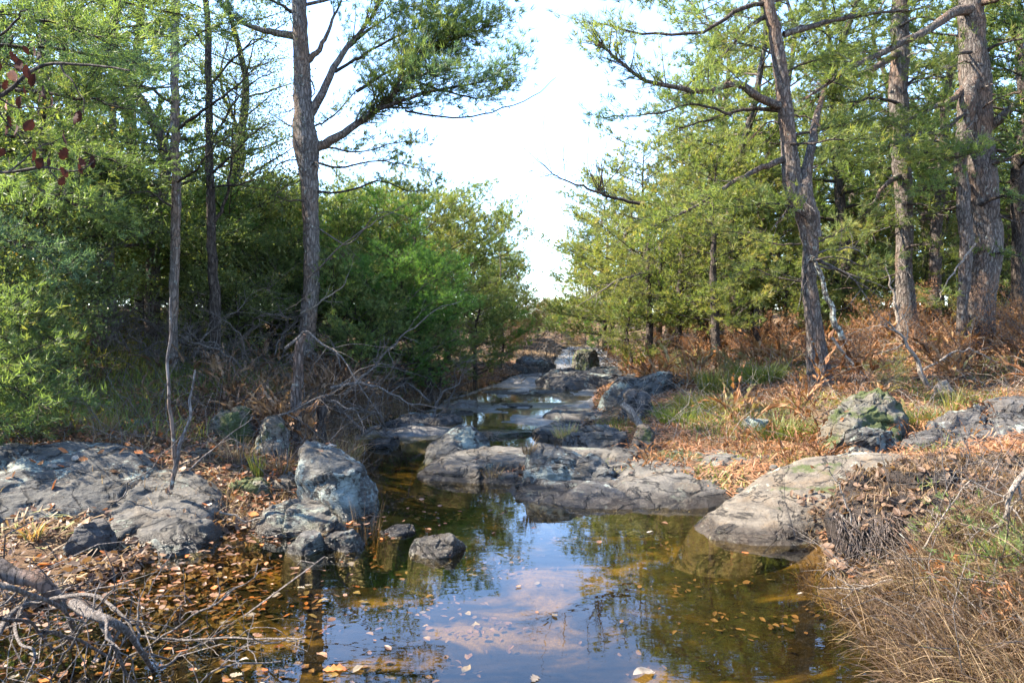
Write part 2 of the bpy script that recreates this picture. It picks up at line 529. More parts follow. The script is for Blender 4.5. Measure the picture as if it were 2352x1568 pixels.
CTRL += [np.array(q, float) for q in [
    (-2.6, 4.2, .04), (-3.4, 4.0, .07), (-4.5, 3.9, .12), (-3.4, 3.3, .12), (-4.5, 2.8, .3), (-2.6, 2.6, .12), (-3.4, 2.2, .25), (-2.5, 0, .2), (-4, 0, .5), (-7, 2, .9), (-9, 6, 1.3), (-14, 10, 1.9), (-14, 20, 2.2), (-30, 20, 2.8), (-30, 0, 2),
    (-12, -6, 1.3), (0, -12, .2), (-3, -6, .4), (3.5, -6, .6), (9, -6, 1.2), (2.3, 3.2, .34), (2.7, 3.9, .45), (2.55, 2.6, .4), (3.3, 3.2, .5), (2.6, 1.2, .45), (4, 2, .6), (4.4, 5.2, .55), (8, 5, .9), (9, 9, 1.25), (14, 12, 1.7),
    (14, 3, 1.3), (30, 10, 2.2), (30, 30, 2.6), (-10, 40, 2.0), (10, 40, 2.2), (3, 40, 1.0), (4, 60, 1.6), (-25, 60, 3), (30, 60, 3)]]
CTRL = np.array(CTRL)
_c2 = .6
_A = np.sqrt(((CTRL[:, None, :2] - CTRL[None, :, :2]) ** 2).sum(-1) + _c2)
_A = np.vstack([np.hstack([_A + 0.0, np.ones((len(CTRL), 1))]), np.append(np.ones(len(CTRL)), 0)])
_W = np.linalg.solve(_A + np.diag(np.append(np.full(len(CTRL), -.12), 0)), np.append(CTRL[:, 2], 0))


def land(x, y):
    x, y = np.asarray(x, float), np.asarray(y, float)
    xc, yc = np.clip(x, -40, 40), np.clip(y, -14, 70)
    z = np.full(x.shape, _W[-1])
    for k in range(len(CTRL)):
        z = z + _W[k] * np.sqrt((xc - CTRL[k, 0]) ** 2 + (yc - CTRL[k, 1]) ** 2 + _c2)
    return z


def inside(x, y):
    """signed distance-like value, positive in the water"""
    e = n2(x, y, 1.1, 5.5, 3) * .16
    return np.minimum(x - np.interp(y, EY, EL), np.interp(y, EY, ER) - x) + e


def bedrock(x, y):
    """0..1 where the stream runs over bare rock"""
    return sstep(8.9, 9.6, y + n2(x, y, .7, 71.0, 2) * .8) * sstep(-.25, .1, inside(x, y)) * sstep(34, 26, y)


def height(x, y):
    x, y = np.asarray(x, float), np.asarray(y, float)
    z0 = zw(y)
    t = inside(x, y)
    T = np.maximum(land(x, y), z0 + .04)
    near = np.clip(1.2 - np.hypot(x, y) / 60, 0, 1)
    T = T + near * (n2(x, y, .8, 1.0, 4) * .09 + n2(x, y, 3.5, 2.0, 3) * .03)
    up = z0 + (T - z0) * sstep(-.05, .8, -t) + .02
    dep = np.where(y > 15.5, .03, np.where(y > 9.6, .10, .24))
    rk_ = bedrock(x, y)
    zr = z0 - .016 + .5 * (np.round(n2(x, y * 1.5, .8, 61.0, 3) * 3) / 3 * .16 + n2(x, y * 1.3, .9, 61.0, 4) * .14) + n2(x, y, 3.0, 66.0, 3) * .02
    bed = z0 - dep * (1 - np.exp(-np.maximum(t, 0) / .4)) + n2(x, y, .9, 9.0, 3) * dep * .3 + .02 * np.exp(-np.maximum(t, 0) / .1)
    bed = bed * (1 - rk_) + zr * rk_
    return np.where(t > 0, bed, up)


gx = np.concatenate([[-400, -200, -100, -60, -40, -28, -22, -18, -15], np.arange(-13, -4, .16), np.arange(-4, 4, .055), np.arange(4, 13, .16), [13, 15, 18, 22, 28, 40, 60, 100, 200, 400]])
gy = np.concatenate([[-200, -60, -20, -8, -4, -2], np.arange(-1, 2, .2), np.arange(2, 10, .055), np.arange(10, 20, .14), np.arange(20, 34, .5), [36, 40, 46, 54, 64, 80, 120, 200, 400]])
X, Y = np.meshgrid(gx, gy)
Z = height(X, Y)
nx, ny = len(gx), len(gy)
vid = np.arange(nx * ny).reshape(ny, nx)
quad = np.stack([vid[:-1, :-1], vid[:-1, 1:], vid[1:, 1:], vid[1:, :-1]], -1)
IN = inside(X, Y)
BR = bedrock(X, Y) * 2
wet = (IN[:-1, :-1] > .10) & (Y[:-1, :-1] < 16)
allv = np.stack([X, Y, Z], -1).reshape(-1, 3)


def submesh(mask):
    f = quad[mask]
    u, inv = np.unique(f, return_inverse=True)
    mb = MB()
    mb.add(allv[u], inv.reshape(-1, 4), sstep(-.05, .35, IN.ravel()[u]) + BR.ravel()[u])
    return mb


tag(submesh(~wet).build('ground', M['ground']), 'leaf strewn woodland floor rising on both banks', kind='structure')
tag(submesh(wet).build('stream_bed', M['bed']), 'golden sandy bed of the stream under water', kind='structure')

wb = MB()
wx = np.linspace(-5, 5, 41)
for y0, y1, z, xa, xb in ((-4, 9.75, 0.0, -5, 4.0), (9.70, 12.5, .06, -3, 3), (12.4, 15.4, .13, -3, 3)):
    wb.add([[xa, y0, z], [xb, y0, z], [xb, y1, z], [xa, y1, z]], [[0, 1, 2, 3]])
tag(wb.build('water', M['water'], smooth=False), 'clear tea coloured water of the creek reflecting sky and pines', kind='structure')


def drop(x, y):
    return float(height(np.array([x]), np.array([y]))[0])


# ------------------------------------------------------------------ rocks
ROCKS = []


def closed_curve(pts, n):
    p = np.asarray(pts, float)
    k = len(p)
    t = np.linspace(0, k, n, endpoint=False)
    i = t.astype(int)
    f = (t - i)[:, None]
    a, b, c, d = p[(i - 1) % k], p[i % k], p[(i + 1) % k], p[(i + 2) % k]
    return .5 * (2 * b + (c - a) * f + (2 * a - 5 * b + 4 * c - d) * f ** 2 + (3 * b - a - 3 * c + d) * f ** 3)


def rock(label, outline, z0, h, mat_, p=3.5, grad=(0, 0), seed=1, amp=.05, n=110, m_=36, q=2.0, name='rock', cat='rock', sharp=.5, ledge=.0, peak=None, facets=18, fq=(.88, .98), cells=9, plate=1.0):
    """plan outline, base level z0, height h (tilted by grad), p = flatness of the top"""
    oc = closed_curve(outline, n)
    c = oc.mean(0)
    pc = c if peak is None else np.asarray(peak, float)
    r = np.linspace(0, 1, m_) ** .75
    r[-1] = 1
    xy = pc[None, None] + r[:, None, None] * (oc[None] - pc[None, None])
    prof = (1 - r ** p) ** (1 / q)
    hh = h + grad[0] * (xy[..., 0] - c[0]) + grad[1] * (xy[..., 1] - c[1])
    z = z0 + np.maximum(hh, .02) * prof[:, None]
    v = np.concatenate([xy, z[..., None]], -1)
    sk = v[-1].copy()
    sk[:, :2] = c + (sk[:, :2] - c) * 1.0 + unit(sk[:, :2] - c) * .14
    sk[:, 2] = z0 - .26
    v = np.vstack([v, sk[None]])
    s = seed * 5.37
    size = np.ptp(oc, axis=0).mean()
    k = 1.6 / size
    la = np.array([size * .10, size * .10, min(size * .09, h * .32)])
    low = .7 * np.stack([fbm(v * k + s + 40 * j, 3) for j in range(3)], -1) * la
    qv = v * np.array([2.4, 2.4, 6.0]) + s
    rid = np.stack([.30 - np.abs(fbm(qv + 23 * j, 5)) for j in range(3)], -1) * amp * 1.7
    fi = np.stack([fbm(v * 12 + s + 9 * j, 4) for j in range(3)], -1) * amp * .42
    # angular chips: quantised planes
    cell = fbm(v * k * 1.5 + 3.3 * s, 2)
    low[..., 2] += sharp * min(size * .05, h * .2) * (np.round(cell * 5) / 5 - cell)
    if ledge:
        zz = v[..., 2] + low[..., 2]
        low[..., 2] += (np.round(zz / ledge) * ledge - zz) * .55
    # flat broken faces: press everything beyond random planes back onto them
    g = np.random.default_rng(seed + 500)
    sz = np.array([np.ptp(oc[:, 0]) / 2, np.ptp(oc[:, 1]) / 2, max(h, .02)])
    qn = (v - np.array([c[0], c[1], z0])) / sz
    for _ in range(facets):
        d = g.normal(size=3) * np.array([1, 1, .9])
        d[2] = abs(d[2]) * .9 + .05
        d /= np.linalg.norm(d)
        e = qn @ d
        lim = np.quantile(e, g.uniform(*fq))
        qn = qn - np.maximum(e - lim, 0)[..., None] * d * .92
    v = qn * sz + np.array([c[0], c[1], z0])
    if cells:
        sd = np.stack([g.uniform(-1, 1, cells), g.uniform(-1, 1, cells), g.uniform(0, 1, cells)], -1) * sz + np.array([c[0], c[1], z0])
        wv = v + np.stack([fbm(v * 3.1 + s + 7 * j, 3) for j in range(3)], -1) * size * .07
        dd = np.sqrt(((wv[:, :, None, :] - sd) ** 2 * np.array([1, 1, 2.5])).sum(-1))
        ix = np.argsort(dd, -1)[..., :2]
        d1, d2 = np.take_along_axis(dd, ix[..., :1], -1)[..., 0], np.take_along_axis(dd, ix[..., 1:], -1)[..., 0]
        nr = unit((v - np.array([c[0], c[1], z0])) / sz ** 2 + np.array([0, 0, .2 / sz[2]]))
        off_ = g.uniform(-1, 1, cells)[ix[..., 0]]
        tl = g.normal(size=(cells, 3))[ix[..., 0]]
        tilt = ((wv - sd[ix[..., 0]]) * tl).sum(-1) * .13
        edge = np.exp(-((d2 - d1) / (size * .014)) ** 2)
        ca = min(size * .028, h * .16) * plate
        v = v + nr * (off_ * ca * .8 + np.clip(tilt, -ca, ca) - edge * ca * 1.0)[..., None]
    v = v + low * np.array([1, 1, .8]) + rid * min(1, h / .25) + fi * min(1, h / .25)
    v[0] = v[0].mean(0)
    loc = np.array([c[0], c[1], z0])
    mb = MB()
    mm = m_ + 1
    i = np.arange(mm - 1)[:, None] * n
    j = np.arange(n)[None]
    f = np.stack([i + j, i + n + j, i + n + (j + 1) % n, i + (j + 1) % n], -1).reshape(-1, 4)
    f = f[n:]
    fan = np.stack([np.zeros(n, int), n + np.arange(n), n + (np.arange(n) + 1) % n], -1)
    vv = v.reshape(-1, 3) - loc
    mb.add(vv, f)
    mb.f.append(fan)
    o = mb.build(name, mat_)
    o.location = loc
    tag(o, label, cat)
    ROCKS.append((vv + loc, [list(t) for t in f] + [list(t) for t in fan]))
    return o


def blob(cx, cy, rx, ry, rot=0, seed=1, k=9, irr=.22, sq=2.6):
    g = np.random.default_rng(seed)
    th = np.linspace(0, 2 * np.pi, k, endpoint=False) + g.uniform(-.18, .18, k)
    rr = (np.abs(np.cos(th)) ** sq + np.abs(np.sin(th)) ** sq) ** (-1 / sq) * (1 + g.uniform(-irr, irr, k))
    x, y = rr * np.cos(th) * rx, rr * np.sin(th) * ry
    return [(cx + a * math.cos(rot) - b * math.sin(rot), cy + a * math.sin(rot) + b * math.cos(rot)) for a, b in zip(x, y)]


def prock(label, u0, u1, vb, vt, zb, dl, mat_, seed=1, rot=0, irr=.2, grad=(0, 0), **kw):
    kw.setdefault('q', 1.45)
    """rock seen between columns u0..u1, front foot on row vb at level zb, top on row vt, dl metres deep"""
    f = G((u0 + u1) / 2, vb, zb)
    d = f[1] + dl * .45
    x0, x1 = P(u0, vb, d)[0], P(u1, vb, d)[0]
    top = P((u0 + u1) / 2, vt, d)[2]
    return rock(label, blob((x0 + x1) / 2, f[1] + dl / 2, (x1 - x0) / 2, dl / 2, rot, seed, irr=irr), zb - .04, max(top - zb + .04, .04), mat_, seed=seed, grad=grad, **kw)


# left bank
rock('long low grey slab speckled with lichen on the left shore',
     [P(-330, 1230, 4.3)[:2], P(-60, 1240, 4.5)[:2], P(180, 1240, 4.65)[:2], P(320, 1200, 4.9)[:2], P(450, 1150, 5.5)[:2], P(400, 1080, 6.15)[:2], P(150, 1060, 6.25)[:2], P(-330, 1060, 6.0)[:2]],
     -.02, .47, M['rock_lichen'], 3.0, (-.02, .07), 3, .035, 190, 60, facets=7, fq=(.95, .99), cells=4)
rock('smooth grey rock face dipping into the leafy shallows, wedge shaped',
     [P(215, 1262, 4.42)[:2], P(350, 1265, 4.45)[:2], P(460, 1225, 4.8)[:2], P(520, 1180, 5.3)[:2], P(460, 1120, 5.85)[:2], P(280, 1120, 5.7)[:2], P(215, 1180, 5.0)[:2]],
     -.05, .29, M['rock_grey'], 3.6, (-.04, .30), 5, .03, 150, 50, facets=9, fq=(.92, .98), cells=3)
rock('tall blocky boulder with pale lichen beside the stream',
     [P(690, 1165, 5.55)[:2], P(760, 1200, 5.35)[:2], P(850, 1195, 5.4)[:2], P(862, 1150, 5.8)[:2], P(800, 1100, 6.2)[:2], P(700, 1100, 6.1)[:2], P(672, 1130, 5.9)[:2]],
     -.05, .47, M['rock_white'], 5, (-.30, .04), 8, .04, 160, 60, 2.2, sharp=.8, peak=P(745, 1060, 5.85)[:2], facets=14, fq=(.93, .99), cells=3)
prock('angular flat topped rock below the green grass tuft', 500, 625, 1165, 1105, .06, .5, M['rock_moss'], 12, p=5, sharp=1.2)
rock('wedge of layered grey rock in front of the tall boulder',
     [P(575, 1200, 4.95)[:2], P(640, 1225, 4.85)[:2], P(775, 1215, 4.95)[:2], P(775, 1175, 5.3)[:2], P(690, 1150, 5.5)[:2], P(590, 1160, 5.4)[:2]],
     -.05, .20, M['rock_grey'], 3.0, (-.08, .15), 14, .04, ledge=.07, sharp=1.0, facets=8, fq=(.93, .985))
prock('small dark wet rock topped with a grass tuft', 655, 760, 1285, 1228, -.02, .33, M['rock_dark'], 16, p=2.6)
prock('small rounded dark rock in the shallows below the wedge rock', 740, 852, 1285, 1225, -.02, .36, M['rock_dark'], 17, p=2.6)
prock('low grey rock standing alone in the pool', 938, 1082, 1296, 1236, -.02, .4, M['rock_grey'], 18, p=2.4, grad=(.05, .1))
prock('thin wet rock barely above the water by the dry stalks', 860, 965, 1243, 1210, -.02, .35, M['rock_dark'], 19, p=2.4)
prock('flat half sunken rock at the foot of the grey wedge', 250, 470, 1295, 1245, -.01, .45, M['rock_dark'], 20, p=4, irr=.25)
prock('small tilted plate of dark stone by the slab', 165, 250, 1260, 1205, .1, .25, M['rock_dark'], 21, p=5, grad=(.25, .1), sharp=1)
prock('long pale stone half buried in red leaves behind the slab', 285, 395, 1075, 1030, .28, .45, M['rock_tan'], 22, p=4)
prock('small pale stone beside the sapling foot', 420, 480, 1068, 1030, .3, .3, M['rock_tan'], 23)
prock('square grey block behind the forked sapling', 245, 335, 1015, 975, .42, .4, M['rock_grey'], 24, p=6, sharp=1.4)
prock('broad mossy stone on the bank among the dry twigs', 470, 580, 1010, 945, .42, .6, M['rock_moss'], 25, p=5)
prock('tan stone in front of the lichen trunk', 585, 660, 1025, 965, .36, .5, M['rock_tan'], 26, p=4)
prock('little rounded stone under the pale ledge', 560, 600, 1150, 1118, .08, .2, M['rock_tan'], 28)
prock('narrow pale ledge running to the tall boulder', 600, 690, 1130, 1095, .12, .55, M['rock_tan'], 29, p=5, rot=.5)
prock('small stone wedged between boulder and ledge', 690, 745, 1175, 1132, .05, .25, M['rock_grey'], 31, p=3)

# midstream and shelf
rock('ridged grey boulder rising from the middle of the stream',
     [P(940, 1065, 7.5)[:2], P(1010, 1070, 7.45)[:2], P(1100, 1050, 7.9)[:2], P(1118, 1040, 8.2)[:2], P(1060, 1030, 8.6)[:2], P(985, 1040, 8.2)[:2]],
     -.05, .36, M['rock_lichen'], 2.2, (.22, .05), 33, .05, peak=P(1045, 1050, 8.05)[:2])
rock('long flat rock shelf reaching from the right bank across the stream',
     [P(968, 1108, 6.7)[:2], P(1080, 1118, 6.55)[:2], P(1220, 1120, 6.5)[:2], P(1420, 1110, 6.6)[:2], P(1560, 1090, 6.9)[:2], P(1620, 1060, 7.7)[:2], P(1290, 1050, 8.0)[:2], P(1090, 1060, 7.8)[:2], P(970, 1075, 7.3)[:2]],
     -.06, .20, M['rock_grey'], 5, (.03, .04), 35, .03, 240, 64, ledge=.05, facets=5, fq=(.97, .998), cells=7, plate=.7)
rock('boulder crusted with white lichen on the rock shelf',
     [P(1200, 1120, 6.4)[:2], P(1300, 1135, 6.25)[:2], P(1420, 1130, 6.3)[:2], P(1425, 1105, 6.6)[:2], P(1330, 1080, 6.85)[:2], P(1220, 1085, 6.8)[:2]],
     .0, .30, M['rock_white'], 2.6, (-.12, .12), 37, .045, 140, 48, peak=P(1260, 1090, 6.6)[:2], facets=10, fq=(.95, .99))
rock('dark front slab of the shelf sloping into the pool',
     [P(1165, 1138, 6.05)[:2], P(1290, 1162, 5.8)[:2], P(1460, 1168, 5.7)[:2], P(1520, 1145, 6.0)[:2], P(1450, 1110, 6.6)[:2], P(1200, 1108, 6.6)[:2]],
     -.07, .18, M['rock_dark'], 3, (0, .12), 39, .025, 180, 50, facets=5, fq=(.96, .995), cells=4, plate=.7)
rock('smooth purplish slab between the lichen boulder and the tan tongue',
     [P(1400, 1165, 5.8)[:2], P(1540, 1172, 5.7)[:2], P(1670, 1155, 5.9)[:2], P(1720, 1110, 6.5)[:2], P(1640, 1080, 7.15)[:2], P(1460, 1080, 7.15)[:2], P(1390, 1120, 6.4)[:2]],
     -.07, .24, M['rock_grey'], 3.2, (0.02, .12), 41, .025, 190, 52, facets=5, fq=(.96, .995), cells=4, plate=.7)
prock('fist sized round stone at the left tip of the shelf', 1172, 1212, 1140, 1112, .0, .2, M['rock_tan'], 43, p=2.6)
rock('big smooth tan rock tongue sloping into the pool on the right',
     [P(1545, 1240, 4.85)[:2], P(1720, 1262, 4.65)[:2], P(1900, 1250, 4.75)[:2], P(2120, 1240, 4.8)[:2], P(2300, 1130, 5.6)[:2], P(2150, 1075, 6.45)[:2], P(1830, 1072, 6.45)[:2], P(1670, 1130, 5.85)[:2]],
     -.09, .42, M['rock_tan'], 2.4, (.09, .13), 45, .03, 220, 70, facets=5, fq=(.96, .995), sharp=.7, cells=0)
for k, (u, v, s_) in enumerate([(1690, 1165, 34), (1725, 1150, 28), (1660, 1172, 24), (1750, 1160, 22), (1700, 1142, 30), (1640, 1178, 20), (1775, 1130, 26)]):
    q = G(u, v, .04)
    o = rock('fist sized cobble heaped between the shelf and the tan tongue', blob(q[0], q[1], s_ / 1568 * q[1] * .55, s_ / 1568 * q[1] * .5, 0, 60 + k), drop(q[0], q[1]) - .02, .09, M['rock_tan' if k % 2 else 'rock_grey'], 2.4, seed=60 + k, n=40, m_=14, cells=0, name='cobble', cat='stone', amp=.012)
    tag(o, group='cobbles beside the tan rock')
rock('upright pointed rock with mossy shoulders on the right bank',
     [P(1868, 1015, 6.5)[:2], P(1960, 1030, 6.3)[:2], P(2065, 1015, 6.5)[:2], P(2075, 985, 7.0)[:2], P(1990, 970, 7.4)[:2], P(1885, 980, 7.1)[:2]],
     .34, .50, M['rock_moss'], 1.7, (.3, .1), 47, .06, sharp=1.6, peak=P(2010, 950, 6.9)[:2], facets=14)
prock('bluish block at the foot of the pointed rock', 1925, 2050, 1050, 985, .34, .4, M['rock_lichen'], 48, p=4, sharp=1.5)
rock('dark sloping outcrop at the right edge above the root bank',
     [P(2030, 1075, 6.2)[:2], P(2180, 1085, 6.0)[:2], P(2420, 1075, 5.8)[:2], P(2480, 1000, 6.6)[:2], P(2380, 960, 7.4)[:2], P(2200, 985, 7.2)[:2], P(2090, 1030, 6.8)[:2]],
     .22, .42, M['rock_dark'], 2.6, (.17, .10), 49, .05, 160, 50, ledge=.08, sharp=1.2, facets=8, fq=(.94,.99))
prock('pale flat stone below the dark outcrop', 2080, 2200, 1090, 1060, .26, .5, M['rock_tan'], 50, p=5)
prock('pale grey slab lying in rusty needles upstream', 1400, 1605, 920, 862, .36, 1.2, M['rock_lichen'], 51, p=5, grad=(.1, .04), irr=.18)
prock('dark ridge of rock next to the driftwood', 1415, 1500, 960, 895, .3, .7, M['rock_dark'], 52, p=2.5, sharp=1.5)
prock('grey rock apron under the driftwood', 1290, 1470, 1040, 985, .1, .8, M['rock_grey'], 53, p=4, ledge=.06)
prock('tan stone under the driftwood end', 1450, 1500, 1010, 980, .3, .25, M['rock_tan'], 54)
prock('wet ledge glinting across the upper stream', 1225, 1470, 888, 856, .2, 2.6, M['rock_dark'], 55, p=6, irr=.2, facets=4)
prock('ledge on the left side of the stream with dark undercut', 880, 1075, 992, 958, .0, 1.1, M['rock_dark'], 56, p=6, irr=.2, facets=5, q=2)
prock('mossy lip of rock across the stream behind the boulder', 1040, 1275, 1010, 990, .0, 1.2, M['rock_moss'], 57, p=8, irr=.2, facets=4, q=2)
prock('rounded mossy rock at the far bend of the stream', 1310, 1385, 830, 806, .55, 2.0, M['rock_moss'], 70, p=3)
prock('dark rock under the brush pile at the far bend', 1180, 1275, 850, 825, .4, 2.2, M['rock_dark'], 71, p=3)
prock('small pale stone in the needles right of the wet ledge', 1640, 1740, 880, 862, .5, .6, M['rock_grey'], 72, p=3)

for q, (lb, u0, u1, vb, vt, zb, dl, mt) in enumerate([
        ('flat grey slab spanning the stream below the wet ledge', 1090, 1300, 908, 898, .13, 1.6, 'rock_grey'), ('broad flat slab on the right edge of the upper pool', 1255, 1420, 965, 945, .1, 1.3, 'rock_grey'),
        ('thin dark slab reaching into the upper pool from the left', 985, 1110, 960, 948, .05, 1.0, 'rock_dark'), ('stepped slab between the mossy lip and the apron rock', 1230, 1350, 1000, 978, .05, 1.0, 'rock_grey'),
        ('cracked pale slab above the wet ledge', 1350, 1500, 862, 846, .4, 2.2, 'rock_lichen'), ('narrow slab dividing the upper pools', 1110, 1260, 934, 924, .08, 1.0, 'rock_dark'),
        ('block of ledge rock at the left water edge behind the boulder', 830, 930, 1035, 1008, -.02, .6, 'rock_dark'), ('low broken slab on the right bank below the olive shrub', 1620, 1800, 1062, 1045, .26, .7, 'rock_grey'),
        ('half buried slab in the needles behind the shelf', 1500, 1640, 1060, 1040, .2, .7, 'rock_moss'), ('small angular rock in the rusty needles', 1700, 1770, 985, 960, .42, .4, 'rock_lichen')]):
    prock(lb, u0, u1, vb, vt, zb, dl, M[mt], 120 + q, p=6, irr=.25, q=1.8, facets=6, cells=7)

# drop-cast onto ground and rocks
BVH = None


def build_bvh():
    global BVH
    V_, F_, off = [allv.tolist()], [quad.reshape(-1, 4).tolist()], len(allv)
    for vv, ff in ROCKS:
        V_.append(vv.tolist())
        F_.append([[i + off for i in t] for t in ff])
        off += len(vv)
    BVH = BVHTree.FromPolygons(sum(V_, []), sum(F_, []))


build_bvh()
_down = Vector((0, 0, -1))


def cast(x, y, water=False):
    h = BVH.ray_cast(Vector((x, y, 30)), _down)
    if h[0] is None:
        return 0.0, Vector((0, 0, 1)), False
    z = h[0].z
    if water and z < zw(y) and y < 15:
        return float(zw(y)) + .004, Vector((0, 0, 1)), True
    return z, h[1] if h[1].z > 0 else -h[1], False

# ------------------------------------------------------------------ foliage geometry
def tufts(mb, pos, dr, length, k, width, spread=.75, rng=None, tint=None, tintv=.12):
    """needle tufts: k thin triangles fanning from each pos about dr"""
    rng = rng or RNG
    n = len(pos)
    d = unit(dr)[:, None, :] + rng.normal(size=(n, k, 3)) * spread * .6
    d = unit(d)
    ln = (np.broadcast_to(length, (n,))[:, None] * rng.uniform(.6, 1.15, (n, k)))[..., None]
    side = unit(np.cross(d, rng.normal(size=(n, k, 3)))) * width * .5
    b = pos[:, None, :] + rng.normal(size=(n, k, 3)) * .012
    v = np.stack([b - side, b + side, b + d * ln], 2).reshape(-1, 3)
    f = np.arange(len(v)).reshape(-1, 3)
    if tint is None:
        tint = rng.uniform(.2, .7, n)
    t = np.clip(tint[:, None] + rng.normal(size=(n, k)) * tintv, 0, 1)
    mb.add(v, f, np.repeat(t.ravel(), 3))


def leaves(mb, pos, dr, nrm, length, width, tint, fold=.15):
    """diamond leaves, two tris folded along the rib"""
    n = len(pos)
    d = unit(dr)
    s = unit(np.cross(d, nrm))
    up = np.cross(s, d)
    ln = np.broadcast_to(length, (n,))[:, None]
    wd = np.broadcast_to(width, (n,))[:, None]
    mid = pos + d * ln * .5
    v = np.stack([pos, mid - s * wd * .5 + up * wd * fold, pos + d * ln, mid + s * wd * .5 + up * wd * fold], 1).reshape(-1, 3)
    i = np.arange(n)[:, None] * 4
    f = np.concatenate([i + np.array([0, 2, 1]), i + np.array([0, 3, 2])])
    mb.add(v, f, np.repeat(tint, 4))


def litter(mb, pos, dr, nrm, length, width, tint, g):
    """curled oval leaves: 8 verts, rib and two bent sides"""
    n = len(pos)
    d = unit(dr)
    s = unit(np.cross(d, nrm))
    up = np.cross(s, d)
    ln = np.broadcast_to(length, (n,))[:, None]
    wd = np.broadcast_to(width, (n,))[:, None] * .5
    c1, c2 = g.uniform(-.25, .45, (n, 1)), g.uniform(-.1, .5, (n, 1))
    a1, a2 = g.uniform(.22, .4, (n, 1)), g.uniform(.6, .78, (n, 1))
    bend = lambda t: up * ln * c1 * (t - .5) ** 2
    r1, r2 = pos + d * ln * a1 + bend(a1), pos + d * ln * a2 + bend(a2)
    b_, t_ = pos + bend(np.zeros((n, 1))), pos + d * ln + bend(np.ones((n, 1)))
    j = lambda: g.uniform(.7, 1.15, (n, 1))
    e = up * wd * c2
    v = np.stack([b_, r1, r2, t_, r1 - s * wd * j() + e, r2 - s * wd * .85 * j() + e, r1 + s * wd * j() + e, r2 + s * wd * .85 * j() + e], 1).reshape(-1, 3)
    i = np.arange(n)[:, None] * 8
    f = np.concatenate([i + np.array(q) for q in ([0, 1, 4], [2, 3, 5], [1, 0, 6], [3, 2, 7])])
    q4 = np.concatenate([i + np.array(q) for q in ([1, 2, 5, 4], [2, 1, 6, 7])])
    k0 = mb.n
    mb.add(v, f, np.repeat(tint, 8))
    mb.f.append(q4 + k0)


def bough(wood, fol, pts, r0, kind='pine', dens=1.0, sub=.4, start=.25, rng=None, twigs=True, flat=.5, tuft=.12, width=.011, k=9, base_tint=.45, wood_n=14, sides=6, lift=.15, r1=None):
    """a limb along pts with side twigs and needles/leaves"""
    rng = rng or RNG
    c = smooth_curve(pts, wood_n, .05 * min(1, np.linalg.norm(np.asarray(pts[-1]) - np.asarray(pts[0]))), rng.uniform(0, 99))
    wood.tube(c, np.linspace(r0, r1 or max(r0 * .18, .004), wood_n), sides)
    Lg = np.linalg.norm(np.diff(c, axis=0), axis=1).sum()
    ns = max(3, int(Lg * 9 * dens))
    if dens <= 0:
        return
    t = start + (1 - start) * rng.uniform(0, 1, ns) ** .8
    fi = t * (wood_n - 1)
    i = np.minimum(fi.astype(int), wood_n - 2)
    f = (fi - i)[:, None]
    st = c[i] * (1 - f) + c[i + 1] * f
    tg = unit(c[i + 1] - c[i])
    side = unit(np.cross(tg, np.array([0, 0, 1.0]))) * rng.choice([-1, 1], ns)[:, None]
    d = unit(tg * rng.uniform(.3, 1.0, ns)[:, None] + side * rng.uniform(.3, 1.1, ns)[:, None] + rng.normal(size=(ns, 3)) * np.array([.15, .15, flat * .5]) + np.array([0, 0, lift]))
    ls = sub * np.clip(Lg, .5, 2.4) * rng.uniform(.45, 1.1, ns) * (1.15 - .6 * t)
    if twigs:
        for q in range(ns):
            e = st[q] + d[q] * ls[q]
            mid = (st[q] + e) / 2 + rng.normal(size=3) * .03 * ls[q]
            wood.tube([st[q], mid, e], [max(.0035, r0 * .16), max(.003, r0 * .1), .002], 3, cap=False)
    K = np.maximum(2, (ls / (tuft * .62)).astype(int))
    idx = np.repeat(np.arange(ns), K)
    tt = rng.uniform(.15, 1.05, len(idx))
    pos = st[idx] + d[idx] * (ls[idx] * tt)[:, None] + rng.normal(size=(len(idx), 3)) * np.array([.05, .05, .035]) * (1 + sub)
    td = d[idx] * .8 + np.array([0, 0, .35]) + rng.normal(size=(len(idx), 3)) * .35
    ti = np.clip(base_tint + rng.normal(size=ns)[idx] * .14 + .1 * (tt - .5), 0, 1)
    if kind == 'pine':
        tufts(fol, pos, td, tuft, k, width, .8, rng, ti)
    else:
        m_ = k
        p2 = np.repeat(pos, m_, 0) + rng.normal(size=(len(pos) * m_, 3)) * tuft * .55
        dd = np.repeat(td, m_, 0) + rng.normal(size=(len(p2), 3)) * .9
        nn = rng.normal(size=(len(p2), 3)) * .6 + np.array([0, 0, 1])
        leaves(fol, p2, dd, nn, rng.uniform(.65, 1.2, len(p2)) * width * 2.1, rng.uniform(.7, 1.1, len(p2)) * width, np.clip(np.repeat(ti, m_) + rng.normal(size=len(p2)) * .12, 0, 1))


def trunk_mesh(pts, radii, n=40, sides=14, wob=.03, seed=1, flare=.6):
    c = smooth_curve(pts, n, wob, seed)
    r = np.interp(np.linspace(0, 1, n), np.linspace(0, 1, len(radii)), radii)
    s = np.linspace(0, 1, n)
    Lg = np.linalg.norm(np.diff(c, axis=0), axis=1).sum()
    r = r * (1 + flare * np.exp(-s * Lg / .22))
    mb = MB()
    mb.tube(c, r, sides, rough=.22, seed=seed)
    return mb, c


